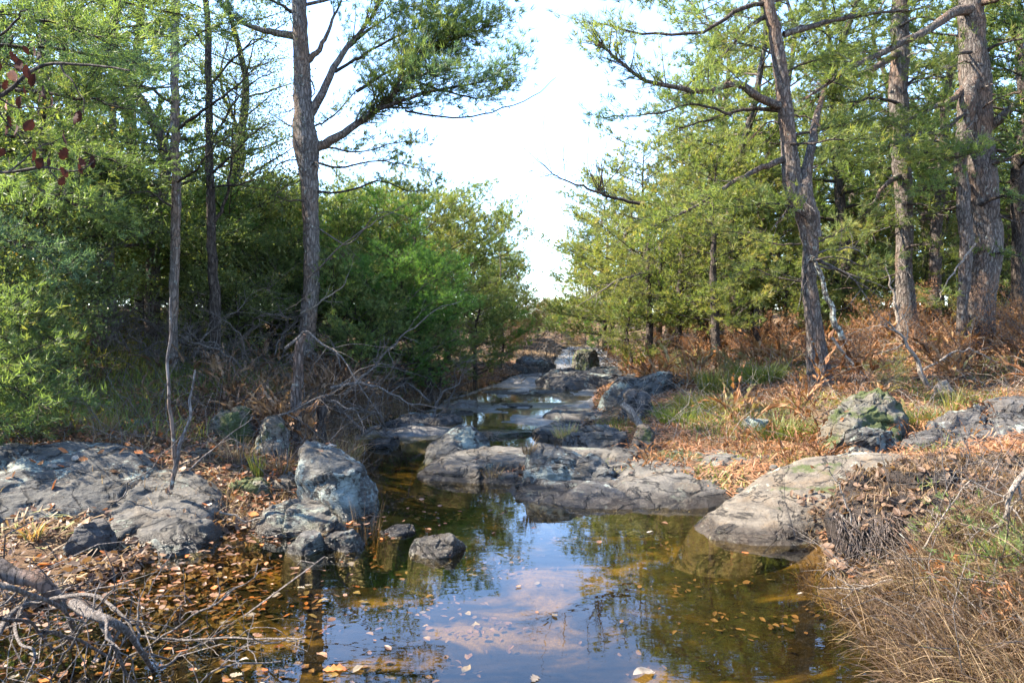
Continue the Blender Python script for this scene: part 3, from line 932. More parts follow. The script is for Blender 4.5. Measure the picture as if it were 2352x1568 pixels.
def auto_tree(name, label, cat, h, r, crown0, spread, nb, seed, kind='pine', mats=('bark_pine', 'pine'), dens=1.0, tuft=.13, width=.013, k=9, rise=.25, profile='cone', lean=.05, sub=.4, group=None, base_tint=.45, bare=0, snags=0):
    rng = np.random.default_rng(seed)
    root = empty(name, (0, 0, 0), label, cat, group)
    tp = [np.array([0, 0, -.25])] + [np.array([rng.normal() * lean * h * q, rng.normal() * lean * h * q, h * q]) for q in (.2, .4, .6, .8, 1)]
    mb, c = trunk_mesh(tp, [r, r * .9, r * .75, r * .55, r * .3, r * .08], 30, 9, .04, seed)
    mb.build('trunk', M[mats[0]], root)
    wood, fol = MB(), MB()
    cz = c[:, 2]
    for q in range(nb):
        t = crown0 + (1 - crown0) * (q + rng.uniform(0, 1)) / nb
        z = t * h
        p = np.array([np.interp(z, cz, c[:, 0]), np.interp(z, cz, c[:, 1]), z])
        az = q * 2.399 + rng.normal() * .4
        s = (t - crown0) / (1 - crown0)
        if profile == 'cone':
            Lg = spread * (1 - s) ** .7 * rng.uniform(.65, 1.15) + .25
        elif profile == 'round':
            Lg = spread * (.35 + 1.6 * s * (1 - s) * 1.6) * rng.uniform(.6, 1.15) + .15
        else:
            Lg = spread * (1 - .45 * s) * rng.uniform(.45, 1.2)
        d = np.array([math.cos(az), math.sin(az), 0])
        e = rise * rng.uniform(.2, 1.6) + .35 * s
        pts = [p, p + d * Lg * .5 + np.array([0, 0, Lg * .5 * e]), p + d * Lg + np.array([0, 0, Lg * e * 1.1])]
        bough(wood, fol, pts, max(.012, r * .28 * (1 - .6 * s)), kind, 0 if q < bare else dens, sub, .15, rng, twigs=True, tuft=tuft, width=width, k=k, base_tint=base_tint, wood_n=7, sides=4, lift=.12 + rise * .3)
    wood.build('branchwork', M[mats[0]], root)
    if snags:
        sm = MB()
        for q in range(snags):
            z = rng.uniform(.1, .85) * h
            az = rng.uniform(0, 6.28)
            ln = spread * rng.uniform(.7, 1.25) * (1 - .4 * z / h)
            p = np.array([np.interp(z, cz, c[:, 0]), np.interp(z, cz, c[:, 1]), z])
            d = np.array([math.cos(az), math.sin(az), rng.uniform(-.15, .7)])
            e = smooth_curve([p, p + d * ln * .5 + rng.normal(size=3) * .1, p + d * ln + rng.normal(size=3) * .15], 9, .1, q)
            sm.tube(e, np.linspace(.014, .004, 9), 4, cap=False)
            for z_ in range(6):
                j = rng.integers(3, 8)
                t_ = e[j] + (unit(d) + rng.normal(size=3) * .7) * ln * .22
                sm.tube([e[j], (e[j] + t_) / 2 + rng.normal(size=3) * .03, t_], [.006, .004, .002], 3, cap=False)
        sm.build('dead_twigs', M['deadwood'], root)
    fol.build('crown', M[mats[1]], root, smooth=False)
    return root

# ------------------------------------------------------------------ hero trees
def hero(name, label, d, trunk_uv, widths, limbs, mats, dens=1.0, seed=1, extra=0, ext_h=9.5, ext_len=2.0, tuft=.12, width=.011, k=9, kind='pine', second=None, base_tint=.45, group=None, stubs=0):
    """trunk traced at (u, v, depth offset); widths in pixels along it; each limb is a part with its needles below it"""
    rng = np.random.default_rng(seed)
    pts = [P(u, v, d + (o[0] if o else 0)) for u, v, *o in trunk_uv]
    base = pts[0].copy()
    base[2] = drop(base[0], base[1])
    pts[0] = base - np.array([0, 0, .25])
    top = pts[-1]
    tdir = unit(pts[-1] - pts[-2])
    rad = [w_ / 1568 * d / 2 for w_ in widths]
    if top[2] < ext_h:
        dz = ext_h - top[2]
        pts += [top + tdir * dz * .5 + rng.normal(size=3) * .1, top + tdir * dz + rng.normal(size=3) * .15]
        rad += [rad[-1] * .6, .03]
    root = empty(name, tuple(base), label, 'tree', group)
    pl = [q - base for q in pts]
    mb, c = trunk_mesh(pl, rad, 70, 18, .04, seed)
    mb.build('trunk', M[mats[0]], root)
    if second:
        sp = [P(u, v, d + (o[0] if o else 0)) - base for u, v, *o in second[0]]
        m2 = MB()
        m2.tube(smooth_curve(sp, 40, .05, seed + 4), np.interp(np.linspace(0, 1, 40), np.linspace(0, 1, len(second[1])), [q / 1568 * d / 2 for q in second[1]]), 12, rough=.22, seed=seed + 2)
        m2.build('side_stem', M[mats[0]], root)
    for lb in limbs:
        lp = [P(u, v, d + (o[0] if o else 0)) - base for u, v, *o in lb['p']]
        wood, fol = MB(), MB()
        bough(wood, fol, lp, lb.get('w', 14) / 1568 * d / 2, lb.get('kind', kind), lb.get('dens', dens) * 1.55, lb.get('sub', .38), lb.get('start', .3), rng, tuft=lb.get('tuft', tuft), width=width, k=lb.get('k', k), wood_n=18, sides=8, base_tint=lb.get('tint', base_tint), lift=lb.get('lift', .15))
        lo = wood.build('limb', M[lb.get('bark', 'bark_dark' if lb.get('w', 14) < 13 else mats[0])], root)
        if fol.v:
            fol.build('needles' if lb.get('kind', kind) == 'pine' else 'leaves', M[lb.get('fol', mats[1])], lo, smooth=False)
    for q in range(stubs):
        i = rng.integers(14, 48)
        az = rng.uniform(0, 6.28)
        ln = rng.uniform(.25, 1.1)
        dd = np.array([math.cos(az), math.sin(az) * .7 - .2, rng.uniform(-.5, .35)])
        w2 = MB()
        pp = [c[i], c[i] + dd * ln * .5 + rng.normal(size=3) * .08, c[i] + dd * ln + rng.normal(size=3) * .16 + np.array([0, 0, -.12 * ln])]
        cc_ = smooth_curve(pp, 10, .06, q)
        w2.tube(cc_, np.linspace(.018, .004, 10), 5)
        for z_ in range(5):
            j = rng.integers(3, 9)
            e = cc_[j] + rng.normal(size=3) * .22
            w2.tube([cc_[j], (cc_[j] + e) / 2 + rng.normal(size=3) * .04, e], [.006, .004, .002], 3, cap=False)
        w2.build('dead_limb', M['deadwood' if q % 2 else 'bark_pine'], root)
    cz = c[:, 2]
    vis = (745 / 1568 * d + CAM_Z) - base[2]      # top of the frame at this depth
    for q in range(extra):
        z = vis - .2 + (cz[-1] - vis) * (q + rng.uniform()) / extra
        p = np.array([np.interp(z, cz, c[:, 0]), np.interp(z, cz, c[:, 1]), z])
        az = q * 2.399 + rng.normal() * .3
        s = (z - vis) / max(.1, cz[-1] - vis)
        Lg = ext_len * (1.05 - s) * rng.uniform(.7, 1.1) + .3
        dd = np.array([math.cos(az), math.sin(az), 0])
        wood, fol = MB(), MB()
        bough(wood, fol, [p, p + dd * Lg * .5 + np.array([0, 0, .15 * Lg]), p + dd * Lg + np.array([0, 0, .3 * Lg])], .03, kind, 1.3, .45, .15, rng, tuft=tuft * 1.2, width=width * 1.4, k=8, wood_n=8, sides=5, base_tint=base_tint)
        lo = wood.build('limb', M[mats[0]], root)
        fol.build('needles' if kind == 'pine' else 'leaves', M[mats[1]], lo, smooth=False)
    return root


Lb = lambda p, **kw: dict(p=p, **kw)
hero('pine_tree', 'tall straight grey trunked pine left of the sky gap, forking low', 11,
     [(704, 850), (706, 760), (716, 640), (714, 500), (710, 400), (703, 330), (696, 250), (692, 130), (688, 0)], [40, 37, 35, 35, 40, 58, 42, 36, 31],
     [Lb([(712, 345), (750, 328), (800, 298), (870, 250), (930, 190, -.5), (1010, 160, -1)], w=26, start=.42, sub=.55, dens=2.1, tint=.4),
      Lb([(712, 262), (735, 225), (765, 160), (800, 105), (840, 60), (885, -15)], w=22, start=.55, dens=.8),
      Lb([(708, 140), (735, 110), (760, 55), (790, -10)], w=15, start=.7, dens=.5),
      Lb([(870, 250, -.3), (930, 230, -.5), (1010, 205, -.7), (1100, 190, -.8), (1170, 150, -.8)], w=10, start=.05, sub=.5, dens=1.9, fol='pine_blue'),
      Lb([(800, 298), (880, 240, .5), (960, 130, .6), (1030, 95, .5), (1130, 60, .4)], w=12, start=.3, sub=.6, dens=2.4, tint=.5),
      Lb([(930, 190, .2), (980, 110, .6), (1040, 50, .8), (1090, 0, .8)], w=8, start=.05, sub=.55, dens=1.8, fol='pine_blue'),
      Lb([(770, 165, .3), (830, 130, .6), (900, 90, .8), (980, 60, .9), (1060, 75, .9)], w=8, start=.1, sub=.5, dens=1.7, tint=.5),
      Lb([(800, 110, .3), (860, 60, .6), (930, 20, .8), (1010, 10, .9)], w=7, start=.1, sub=.5, dens=1.6, fol='pine_blue'),
      Lb([(960, 190, -.7), (1040, 215, -.8), (1110, 225, -.8), (1165, 200, -.8)], w=6, start=.05, sub=.45, dens=1.7),
      Lb([(820, 210, .5), (900, 160, .8), (985, 120, 1), (1060, 120, 1)], w=8, start=.05, sub=.45, dens=1.6),
      Lb([(930, 255), (1010, 268), (1080, 268), (1160, 247), (1235, 215), (1275, 180)], w=5, dens=0),
      Lb([(690, 85), (640, 76), (590, 66), (545, 45), (500, 0)], w=20, start=.25, dens=1.1, sub=.35, fol='pine_blue'),
      Lb([(690, 40), (640, 10), (590, -20)], w=10, dens=1.1, fol='pine_blue'),
      Lb([(718, 372), (780, 385), (860, 370), (930, 378), (1000, 395)], w=6, start=.2, dens=.75, sub=.26, fol='pine_warm'),
      Lb([(722, 440), (800, 440), (870, 415), (950, 440), (1005, 420)], w=6, start=.3, dens=.75, sub=.26),
      Lb([(715, 330, .6), (760, 340, .9), (830, 350, 1), (900, 330, 1), (960, 325, 1)], w=6, start=.1, dens=1.3, sub=.4, fol='pine_warm'),
      Lb([(690, 300, .3), (650, 280, .4), (618, 260, .4)], w=4, dens=0),
      Lb([(722, 290, .7), (760, 270, 1), (830, 200, 1.2), (880, 200, 1.2)], w=5, start=.1, dens=1.3, sub=.36, fol='pine_warm'),
      Lb([(700, 365), (660, 370, -.2), (620, 395, -.3), (580, 440, -.4)], w=4, dens=0),
      Lb([(725, 520, -.3), (800, 560, -.6), (870, 490, -.8), (960, 505, -.9)], w=4, dens=0, bark='deadwood'),
      Lb([(708, 640, -.4), (790, 560, -.9), (870, 505, -1), (930, 470, -1)], w=4, dens=0, bark='deadwood')],
     ('bark_grey', 'pine'), seed=11, extra=13, stubs=6, ext_h=10.2, ext_len=2.9, base_tint=.42)

hero('pine_tree', 'crooked reddish pine on the right bank with a kinked forked trunk', 9.6,
     [(1886, 872), (1872, 760), (1858, 640), (1862, 560), (1836, 470), (1822, 420), (1812, 330), (1800, 220), (1786, 110), (1762, -10)], [52, 36, 33, 37, 34, 46, 34, 32, 30, 26],
     [Lb([(1792, 245), (1740, 222, -.2), (1690, 190, -.3), (1630, 210, -.5), (1560, 202, -.7), (1480, 185, -.9), (1420, 140, -1), (1375, 100, -1)], w=20, start=.25, sub=.36, dens=1.3),
      Lb([(1780, 28), (1720, 62), (1660, 130, -.2), (1590, 190, -.4)], w=12, start=.2, sub=.4, dens=.9),
      Lb([(1775, 5), (1700, 20), (1620, 70), (1500, 80, .3), (1400, 60, .4), (1340, 50, .4)], w=12, start=.25, sub=.35, dens=.6, fol='pine_warm'),
      Lb([(1800, 255), (1730, 250), (1670, 262), (1610, 282), (1540, 300)], w=11, start=.2, sub=.38, dens=1.3),
      Lb([(1810, 362), (1760, 382), (1710, 402), (1650, 440), (1570, 490), (1500, 520)], w=16, start=.45, sub=.4, dens=1.2),
      Lb([(1680, 265, -.3), (1600, 240, -.5), (1500, 262, -.5), (1400, 268, -.5), (1355, 262, -.5)], w=6, start=.15, sub=.32, dens=.8, fol='pine_blue'),
      Lb([(1800, 80), (1860, 62), (1950, 40), (2040, 28), (2140, 18)], w=16, start=.2, sub=.35, dens=.9),
      Lb([(1808, 80), (1850, 60, .4), (1920, 90, .8), (1990, 130, 1)], w=6, start=.1, sub=.45, dens=1.4),
      Lb([(1790, 130, .4), (1740, 110, .6), (1690, 100, .8), (1640, 110, .9)], w=6, start=.05, sub=.5, dens=1.9, tint=.55),
      Lb([(1795, 170, .4), (1840, 150, .7), (1890, 140, .9), (1950, 190, 1)], w=6, start=.05, sub=.5, dens=1.6, tint=.5),
      Lb([(1825, 310), (1880, 300, .2), (1950, 285, .4), (2040, 270, .6)], w=7, start=.15, sub=.4, dens=1.2),
      Lb([(1830, 400, .4), (1880, 380, .7), (1930, 350, 1), (1960, 390, 1.2)], w=6, start=.1, sub=.5, dens=1.7),
      Lb([(1870, 560, .3), (1930, 530, .6), (2000, 480, .9)], w=5, start=.1, sub=.4, dens=1.1, tint=.55),
      Lb([(1815, 330, -.1), (1870, 330, -.4), (1930, 318, -.6), (2000, 322, -.7)], w=6, start=.1, sub=.42, dens=1.2, tint=.55),
      Lb([(1850, 500, -.1), (1800, 470, -.4), (1730, 470, -.6), (1660, 480, -.7)], w=6, start=.15, sub=.45, dens=1.2, tint=.5),
      Lb([(1858, 600, -.1), (1920, 590, -.4), (1990, 610, -.5), (2050, 600, -.5)], w=5, start=.15, sub=.42, dens=1.1, tint=.6),
      Lb([(1865, 650, .2), (1800, 640, .3), (1730, 620, .5), (1660, 640, .6)], w=5, start=.15, sub=.45, dens=1.2, tint=.5),
      Lb([(1840, 560, .4), (1780, 560, .6), (1710, 540, .9), (1650, 530, 1)], w=5, start=.1, sub=.45, dens=1.3, tint=.55)],
     ('bark_warm', 'pine_warm'), seed=12, extra=12, stubs=9, ext_h=9.6, ext_len=2.6, base_tint=.4,
     second=([(1872, 545, -.05), (1862, 490, -.1), (1850, 440, -.1), (1856, 380, -.05), (1868, 310, .1), (1880, 250, .3), (1895, 190, .5)], [30, 34, 30, 22, 18, 14, 8]))

hero('pine_tree', 'slender shaggy pine between the crooked pine and the thick double trunk', 12,
     [(2092, 800), (2082, 700), (2075, 620), (2078, 520), (2074, 420), (2066, 330), (2064, 220), (2068, 100), (2070, -10)], [58, 38, 32, 36, 38, 40, 40, 38, 34],
     [Lb([(2075, 400), (2040, 420, -.3), (2000, 470, -.5)], w=18, dens=.6),
      Lb([(2075, 110), (2020, 150, -.3), (1960, 178, -.6), (1900, 215, -.9), (1860, 232, -1)], w=18, start=.3, dens=.8, sub=.3),
      Lb([(2070, 300), (2000, 310, -.3), (1930, 290, -.5), (1880, 300, -.6)], w=7, start=.1, dens=1.1),
      Lb([(2075, 520), (2020, 520, -.4), (1960, 560, -.8), (1900, 600, -1)], w=7, start=.2, dens=1.0, tint=.6),
      Lb([(2070, 200), (2130, 170, -.3), (2190, 180, -.5)], w=7, start=.1, dens=1.1),
      Lb([(2075, 380), (2130, 370, -.4), (2190, 360, -.7)], w=7, start=.1, dens=1.0),
      Lb([(2070, 240, -.1), (2010, 225, -.5), (1950, 235, -.8), (1890, 225, -1)], w=8, start=.2, dens=1.1),
      Lb([(2078, 570, -.1), (2130, 560, -.6), (2190, 590, -1), (2230, 580, -1.2)], w=6, start=.15, dens=1.0),
      Lb([(2080, 620, .2), (2020, 640, .2), (1960, 630, .3)], w=6, start=.15, dens=1.1),
      Lb([(2066, 60, -.1), (2120, 40, -.5), (2180, 60, -.8)], w=7, start=.2, dens=1.1),
      Lb([(2080, 470, -.2), (2120, 470, -.5), (2180, 500, -.8)], w=6, start=.1, dens=.7)],
     ('bark_warm', 'pine_warm'), seed=13, extra=7, stubs=16, ext_h=10, ext_len=2.0)

hero('pine_tree', 'thick gnarled double trunked pine near the right edge', 11,
     [(2236, 805), (2246, 700), (2262, 600), (2258, 480), (2252, 400), (2246, 320), (2240, 200), (2234, 90), (2232, -10)], [72, 64, 66, 64, 62, 60, 62, 56, 50],
     [Lb([(2240, 20), (2190, 30, -.3), (2130, 70, -.6), (2050, 110, -.9), (1950, 160, -1.2), (1870, 215, -1.4)], w=26, start=.5, dens=.7, sub=.28),
      Lb([(2225, 190), (2190, 225, -.3), (2130, 255, -.6), (2060, 285, -.9)], w=18, start=.4, dens=.8),
      Lb([(2265, 300), (2310, 260, -.2), (2350, 232, -.3), (2420, 190, -.4)], w=26, start=.5, dens=.8),
      Lb([(2230, 330), (2190, 340, -.4), (2140, 345, -.8), (2090, 370, -1)], w=10, start=.2, dens=.9, fol='pine_warm'),
      Lb([(2250, 380), (2300, 370, -.3), (2350, 350, -.5)], w=14, start=.3, dens=.8),
      Lb([(2240, 430), (2170, 420, -.5), (2110, 440, -.9)], w=10, start=.25, dens=1.0, fol='pine'),
      Lb([(2240, 350, -.3), (2200, 360, -.7), (2150, 350, -1)], w=5, start=.1, sub=.45, dens=1.3, fol='pine'),
      Lb([(2250, 470, -.2), (2310, 450, -.6), (2360, 470, -.9)], w=9, start=.15, dens=1.2, fol='pine'),
      Lb([(2255, 590, -.1), (2310, 580, -.4), (2370, 600, -.7)], w=7, start=.15, dens=1.2, fol='pine'),
      Lb([(2220, 260, -.2), (2160, 300, -.7), (2100, 310, -1.1), (2040, 340, -1.4)], w=10, start=.2, dens=1.0, fol='pine_warm'),
      Lb([(2230, 120, -.2), (2170, 130, -.6), (2110, 170, -1)], w=8, start=.2, dens=1.1, fol='pine_warm'),
      Lb([(2230, 10), (2290, 0, -.3), (2350, -20, -.5)], w=18, start=.3, dens=1),
      Lb([(2250, 130), (2300, 100, -.3), (2350, 90, -.5), (2400, 100, -.6)], w=9, start=.1, dens=1.4, fol='pine'),
      Lb([(2240, 560, -.5), (2180, 640, -.8), (2150, 700, -.9)], w=5, dens=.5, bark='palewood')],
     ('bark_warm', 'pine_warm'), seed=14, extra=8, stubs=20, ext_h=10, ext_len=2.4,
     second=([(2206, 800, -.2), (2212, 690, -.3), (2220, 560, -.35), (2214, 480, -.3), (2206, 380, -.25), (2216, 300, -.2), (2222, 230, -.2), (2232, 180, -.1)], [26, 22, 26, 28, 26, 32, 36, 30]))

# left bank standing trees
hero('slim_tree', 'slim shaggy barked tree standing left among the dark brush', 9,
     [(396, 830), (398, 700), (403, 560), (405, 430), (402, 300), (402, 150), (404, 0)], [21, 20, 21, 20, 19, 18, 16],
     [Lb([(404, 300), (470, 250, -.4), (540, 200, -.8), (610, 130, -1)], w=8, kind='leaf', fol='leaf', start=.2, k=7, tuft=.11),
      Lb([(402, 240), (330, 200, -.4), (250, 190, -.6), (170, 130, -.9)], w=8, start=.15, dens=1.6, sub=.5),
      Lb([(403, 120), (470, 70, -.3), (540, 50, -.5)], w=7, start=.1, dens=1.5),
      Lb([(403, 90), (330, 60, -.3), (260, 20, -.5)], w=7, start=.1, dens=1.5, sub=.5),
      Lb([(404, 360), (340, 330, -.4), (280, 330, -.8)], w=6, start=.1, dens=1.5, sub=.5),
      Lb([(404, 420), (450, 390, -.4), (500, 330, -.7), (560, 300, -.9)], w=6, kind='leaf', fol='leaf', start=.1, k=7, dens=1.1),
      Lb([(404, 480), (330, 440, -.4), (260, 460, -.8)], w=6, kind='leaf', fol='leaf', start=.1, k=7, dens=1.1)],
     ('bark_grey', 'pine'), seed=21, extra=5, ext_h=7.5, ext_len=1.3, base_tint=.4)
hero('slim_tree', 'dark slim tree with ochre lichen patches beside the black thicket', 9.6,
     [(490, 840), (494, 720), (486, 560), (483, 420), (480, 280), (478, 120), (470, -10)], [24, 24, 20, 18, 16, 14, 12],
     [Lb([(484, 520), (515, 470), (530, 380, -.2), (538, 260, -.3), (545, 180, -.3)], w=9, start=.5, kind='leaf', fol='leaf', dens=1.2, k=7),
      Lb([(484, 400), (540, 350, -.3), (590, 300, -.5), (625, 280, -.6)], w=6, start=.15, kind='leaf', fol='leaf', dens=1.5, k=8, sub=.5),
      Lb([(482, 330), (530, 250, -.2), (580, 190, -.3), (620, 170, -.3)], w=6, start=.15, kind='leaf', fol='leaf', dens=1.4, k=8, sub=.5),
      Lb([(480, 200), (540, 130, -.2), (590, 90, -.3), (640, 110, -.3)], w=6, start=.15, kind='leaf', fol='leaf', dens=1.1, k=8, sub=.5),
      Lb([(478, 120), (440, 60, .3), (400, 20, .5)], w=6, start=.1, kind='leaf', fol='leaf', dens=1.3, k=8, sub=.5),
      Lb([(482, 430), (560, 420, -.3), (605, 385, -.4)], w=6, start=.15, kind='leaf', fol='leaf', dens=1.5, k=8, sub=.5)],
     ('bark_dark', 'leaf'), seed=22, extra=4, ext_h=8, ext_len=1.2, kind='leaf', k=6)
hero('slim_tree', 'pale thin tree leaning behind the hanging red leaves', 10,
     [(262, 760), (255, 640), (250, 520), (256, 420), (258, 330), (262, 200), (270, 60)], [20, 18, 16, 15, 14, 12, 10],
     [Lb([(250, 520), (225, 560, -.2), (195, 610, -.4)], w=9, dens=0),
      Lb([(258, 300), (200, 240, -.3), (140, 190, -.5)], w=6, start=.1, dens=1.6, sub=.5),
      Lb([(260, 250), (320, 200, .3), (360, 150, .5)], w=6, start=.1, dens=1.6, sub=.5),
      Lb([(262, 160), (200, 110, -.3), (150, 60, -.5)], w=6, start=.1, dens=1.6, sub=.5)],
     ('deadwood', 'pine'), seed=23, extra=4, ext_h=7.6, ext_len=1.3)


hero('pine_tree', 'olive evergreen boughs overhanging the left edge, trunk out of the picture', 6.4,
     [(-360, 1020), (-350, 700), (-355, 400), (-350, 100), (-345, -200)], [60, 54, 48, 42, 36],
     [Lb([(-350, -60), (-100, -50, .3), (150, -20, .5), (400, 30, .6)], w=16, start=.3, dens=1.2, sub=.5),
      Lb([(-350, 60), (-150, 20, -.4), (60, 40, -.6), (250, 90, -.7)], w=16, start=.3, dens=1.25, sub=.5),
      Lb([(-350, 150), (-120, 110, .3), (110, 110, .5), (340, 150, .6)], w=16, start=.3, dens=1.2, sub=.5, fol='pine_blue'),
      Lb([(-350, 250), (-100, 200, -.3), (120, 215, -.4), (320, 255, -.4)], w=15, start=.3, dens=1.1, sub=.45),
      Lb([(-350, 330), (-100, 300, .4), (110, 330, .7), (290, 380, .8)], w=15, start=.3, dens=1.2, sub=.5),
      Lb([(-350, 430), (-120, 400, -.2), (60, 430, -.3), (200, 480, -.3)], w=14, start=.3, dens=1.2, sub=.45),
      Lb([(-350, 540), (-120, 530, .3), (40, 560, .4), (160, 620, .5)], w=13, start=.3, dens=1.3, sub=.45, fol='pine_blue'),
      Lb([(-350, 640), (-150, 650), (-10, 690), (90, 750)], w=12, start=.3, dens=1.3, sub=.45),
      Lb([(-350, 760), (-160, 790, -.5), (-20, 860, -.6), (110, 940, -.7)], w=10, start=.35, dens=1.3, sub=.4),
      Lb([(-350, 820), (-180, 880, -.3), (-60, 930, -.4), (60, 1010, -.5)], w=9, start=.35, dens=1.3, sub=.4)],
     ('bark_dark', 'pine'), seed=15, extra=3, ext_h=6.5, ext_len=1.6, base_tint=.42, tuft=.085, width=.0075, k=10)


def simple_trunk(name, label, d, uv, widths, mat_, cat='tree trunk', seed=1, sides=12, flare=.25, ground=True):
    pts = [P(u, v, d + (o[0] if o else 0)) for u, v, *o in uv]
    base = pts[0].copy()
    if ground:
        base[2] = drop(base[0], base[1])
        pts[0] = base - np.array([0, 0, .12])
    mb, c = trunk_mesh([q - base for q in pts], [q / 1568 * d / 2 for q in widths], 40, sides, .05, seed, flare)
    o = mb.build(name, M[mat_])
    o.location = base
    return tag(o, label, cat)


simple_trunk('broken_trunk', 'broken trunk crusted with pale lichen at the stream edge', 7.4, [(684, 1062), (676, 990), (680, 920), (684, 860), (690, 800), (694, 770)], [32, 28, 26, 24, 20, 13], 'bark_pine', seed=31)
simple_trunk('dark_stump', 'dark rotten stump beside the lichen trunk', 7.6, [(738, 1050), (734, 1000), (740, 950), (745, 915)], [40, 34, 26, 12], 'bark_dark', 'stump', 32)
simple_trunk('rotten_stump', 'rotten stump with rusty broken top left of the forked sapling', 9.8, [(118, 700), (120, 660), (125, 635)], [48, 40, 22], 'bark_dark', 'stump', 33)
simple_trunk('young_tree', 'straight dark young trunk in the middle of the right clearing', 13.5, [(1645, 832), (1643, 740), (1638, 640), (1640, 520)], [22, 20, 16, 10], 'bark_dark', 'tree', 34)
simple_trunk('young_tree', 'thin dark young trunk left of the straight one on the right bank', 15.5, [(1490, 815), (1492, 740), (1488, 650), (1490, 540)], [17, 16, 13, 8], 'bark_dark', 'tree', 35)
simple_trunk('young_tree', 'rust coloured young trunk just right of the thin dark one', 16.5, [(1512, 808), (1513, 740), (1515, 660), (1518, 560)], [16, 15, 12, 8], 'bark_warm', 'tree', 36)
simple_trunk('young_tree', 'short bent dark trunk leaning left before the bracken', 13.5, [(1750, 812), (1738, 780), (1736, 740), (1742, 700)], [20, 17, 15, 12], 'bark_dark', 'tree', 37)
simple_trunk('far_tree', 'reddish far trunk seen between the crooked and the slender pine', 17, [(1968, 760), (1966, 650), (1962, 540), (1960, 420)], [24, 22, 20, 18], 'bark_warm', 'tree', 38)
simple_trunk('far_tree', 'reddish thin trunk right of the slender shaggy pine', 15, [(2158, 780), (2160, 640), (2156, 500), (2160, 330)], [20, 18, 16, 14], 'bark_warm', 'tree', 39)

# forked sapling on the left shore
rng0 = np.random.default_rng(5)
b0 = G(392, 1118, .33)
b0[2] = cast(b0[0], b0[1])[0]
SAPB = 'bark_grey'
sap = empty('forked_sapling', tuple(b0), 'forked grey sapling rising from red leaves behind the slab', 'sapling')
d0 = b0[1]
for w_, pp in ((12, [(392, 1122), (402, 1070), (398, 1000), (390, 930), (387, 860), (392, 760), (390, 680)]), (10, [(398, 1085), (415, 1030), (432, 960), (440, 900), (446, 850)])):
    mb = MB()
    cpts = smooth_curve([P(u, v, d0) - b0 for u, v in pp], 30, .04, w_)
    mb.tube(cpts, np.linspace(w_, w_ * .4, 30) / 1568 * d0 / 2, 9, rough=.15)
    mb.build('stem', M[SAPB], sap)


# ------------------------------------------------------------------ dead branches and brush
def dead_branch(label, pts, r0, mat_='deadwood', twigs=10, tl=.35, seed=1, name='dead_branch', cat='branch', group=None, r1=.003, droop=0.0, sub2=2, sides=7, wob=.08):
    rng = np.random.default_rng(seed)
    mb = MB()
    c = smooth_curve(pts, 22, wob, seed)
    base = c[0].copy()
    c = c - base
    mb.tube(c, np.linspace(r0, r1, 22), sides, rough=.12, seed=seed)
    for q in range(twigs):
        t = rng.uniform(.2, .98)
        i = int(t * 20)
        p = c[i]
        tg = unit(c[i + 1] - c[i])
        d = unit(tg * .7 + rng.normal(size=3) * .7 + np.array([0, 0, -droop]))
        ln = tl * rng.uniform(.4, 1.2)
        tc = smooth_curve([p, p + d * ln * .5 + rng.normal(size=3) * .06 * ln, p + d * ln + rng.normal(size=3) * .12 * ln], 7, .04, q + seed)
        rr = r0 * (1 - .7 * t) * .5
        mb.tube(tc, np.linspace(max(rr, .003), .0015, 7), 4, cap=False)
        for k in range(sub2):
            j = rng.integers(2, 6)
            d2 = unit(d + rng.normal(size=3) * .8)
            mb.tube([tc[j], tc[j] + d2 * ln * .25 + rng.normal(size=3) * .02, tc[j] + d2 * ln * .45], [max(rr * .5, .002), .0016, .001], 3, cap=False)
    o = mb.build(name, M[mat_])
    o.location = base
    return tag(o, label, cat, group)


D = lambda d, *uv: [P(u, v, d + (o[0] if o else 0)) for u, v, *o in uv]
dead_branch('pale arched dead branch looping over the broken trunk', D(7.2, (655, 800), (700, 765), (745, 790), (790, 825), (830, 890), (880, 960)), .016, 'deadwood', 9, .5, 1)
dead_branch('long pale dead branch slanting up from the stream bank toward the bushes', D(8.6, (790, 905), (850, 850), (900, 800), (930, 765), (1000, 715), (1060, 690)), .018, 'deadwood', 8, .5, 2)
dead_branch('low dead branch drooping over the brown reeds at the stream edge', D(8.4, (760, 890), (830, 880), (900, 905), (960, 930), (1040, 940)), .022, 'deadwood', 10, .4, 3)
dead_branch('grey twiggy branch lying below the broken trunk', D(7.0, (600, 968), (680, 940), (750, 905), (790, 890)), .014, 'deadwood', 9, .4, 4)
dead_branch('thin dead branch arcing down behind the tall boulder', D(6.9, (760, 920), (800, 935), (830, 960), (828, 985)), .010, 'deadwood', 5, .2, 5)
dead_branch('fallen branch with bark propped against the forked sapling', D(5.6, (410, 1108), (430, 1080), (480, 1040), (510, 1010), (560, 975), (575, 950)), .010, 'deadwood', 6, .3, 6)
dead_branch('thin straight stick leaning across the long low slab', D(5.0, (215, 1200), (270, 1140), (330, 1080), (420, 1000)), .008, 'deadwood', 2, .2, 7)
dead_branch('curved white twig on the mossy flat rock', D(5.1, (505, 1175), (560, 1190), (610, 1185), (625, 1150)), .008, 'palewood', 2, .1, 8)
dead_branch('dead limb with pale fork standing in the rusty bracken', D(9.0, (2140, 915), (2115, 850), (2085, 790), (2050, 750), (2012, 715)), .04, 'palewood', 7, .5, 9)
dead_branch('slim leaning pole against the crooked pine', D(9.4, (1935, 780), (1905, 700), (1880, 620), (1866, 588)), .045, 'bark_lichen', 4, .3, 10, r1=.02)
dead_branch('bleached stick fallen from the crooked pine into the bracken', D(9.2, (1910, 775), (1945, 820), (1985, 860), (2010, 890)), .022, 'palewood', 5, .4, 11)
dead_branch('long thin stick lying across the bracken to the right edge', D(9.2, (2120, 850), (2200, 805), (2260, 815), (2360, 860)), .016, 'palewood', 6, .4, 12)
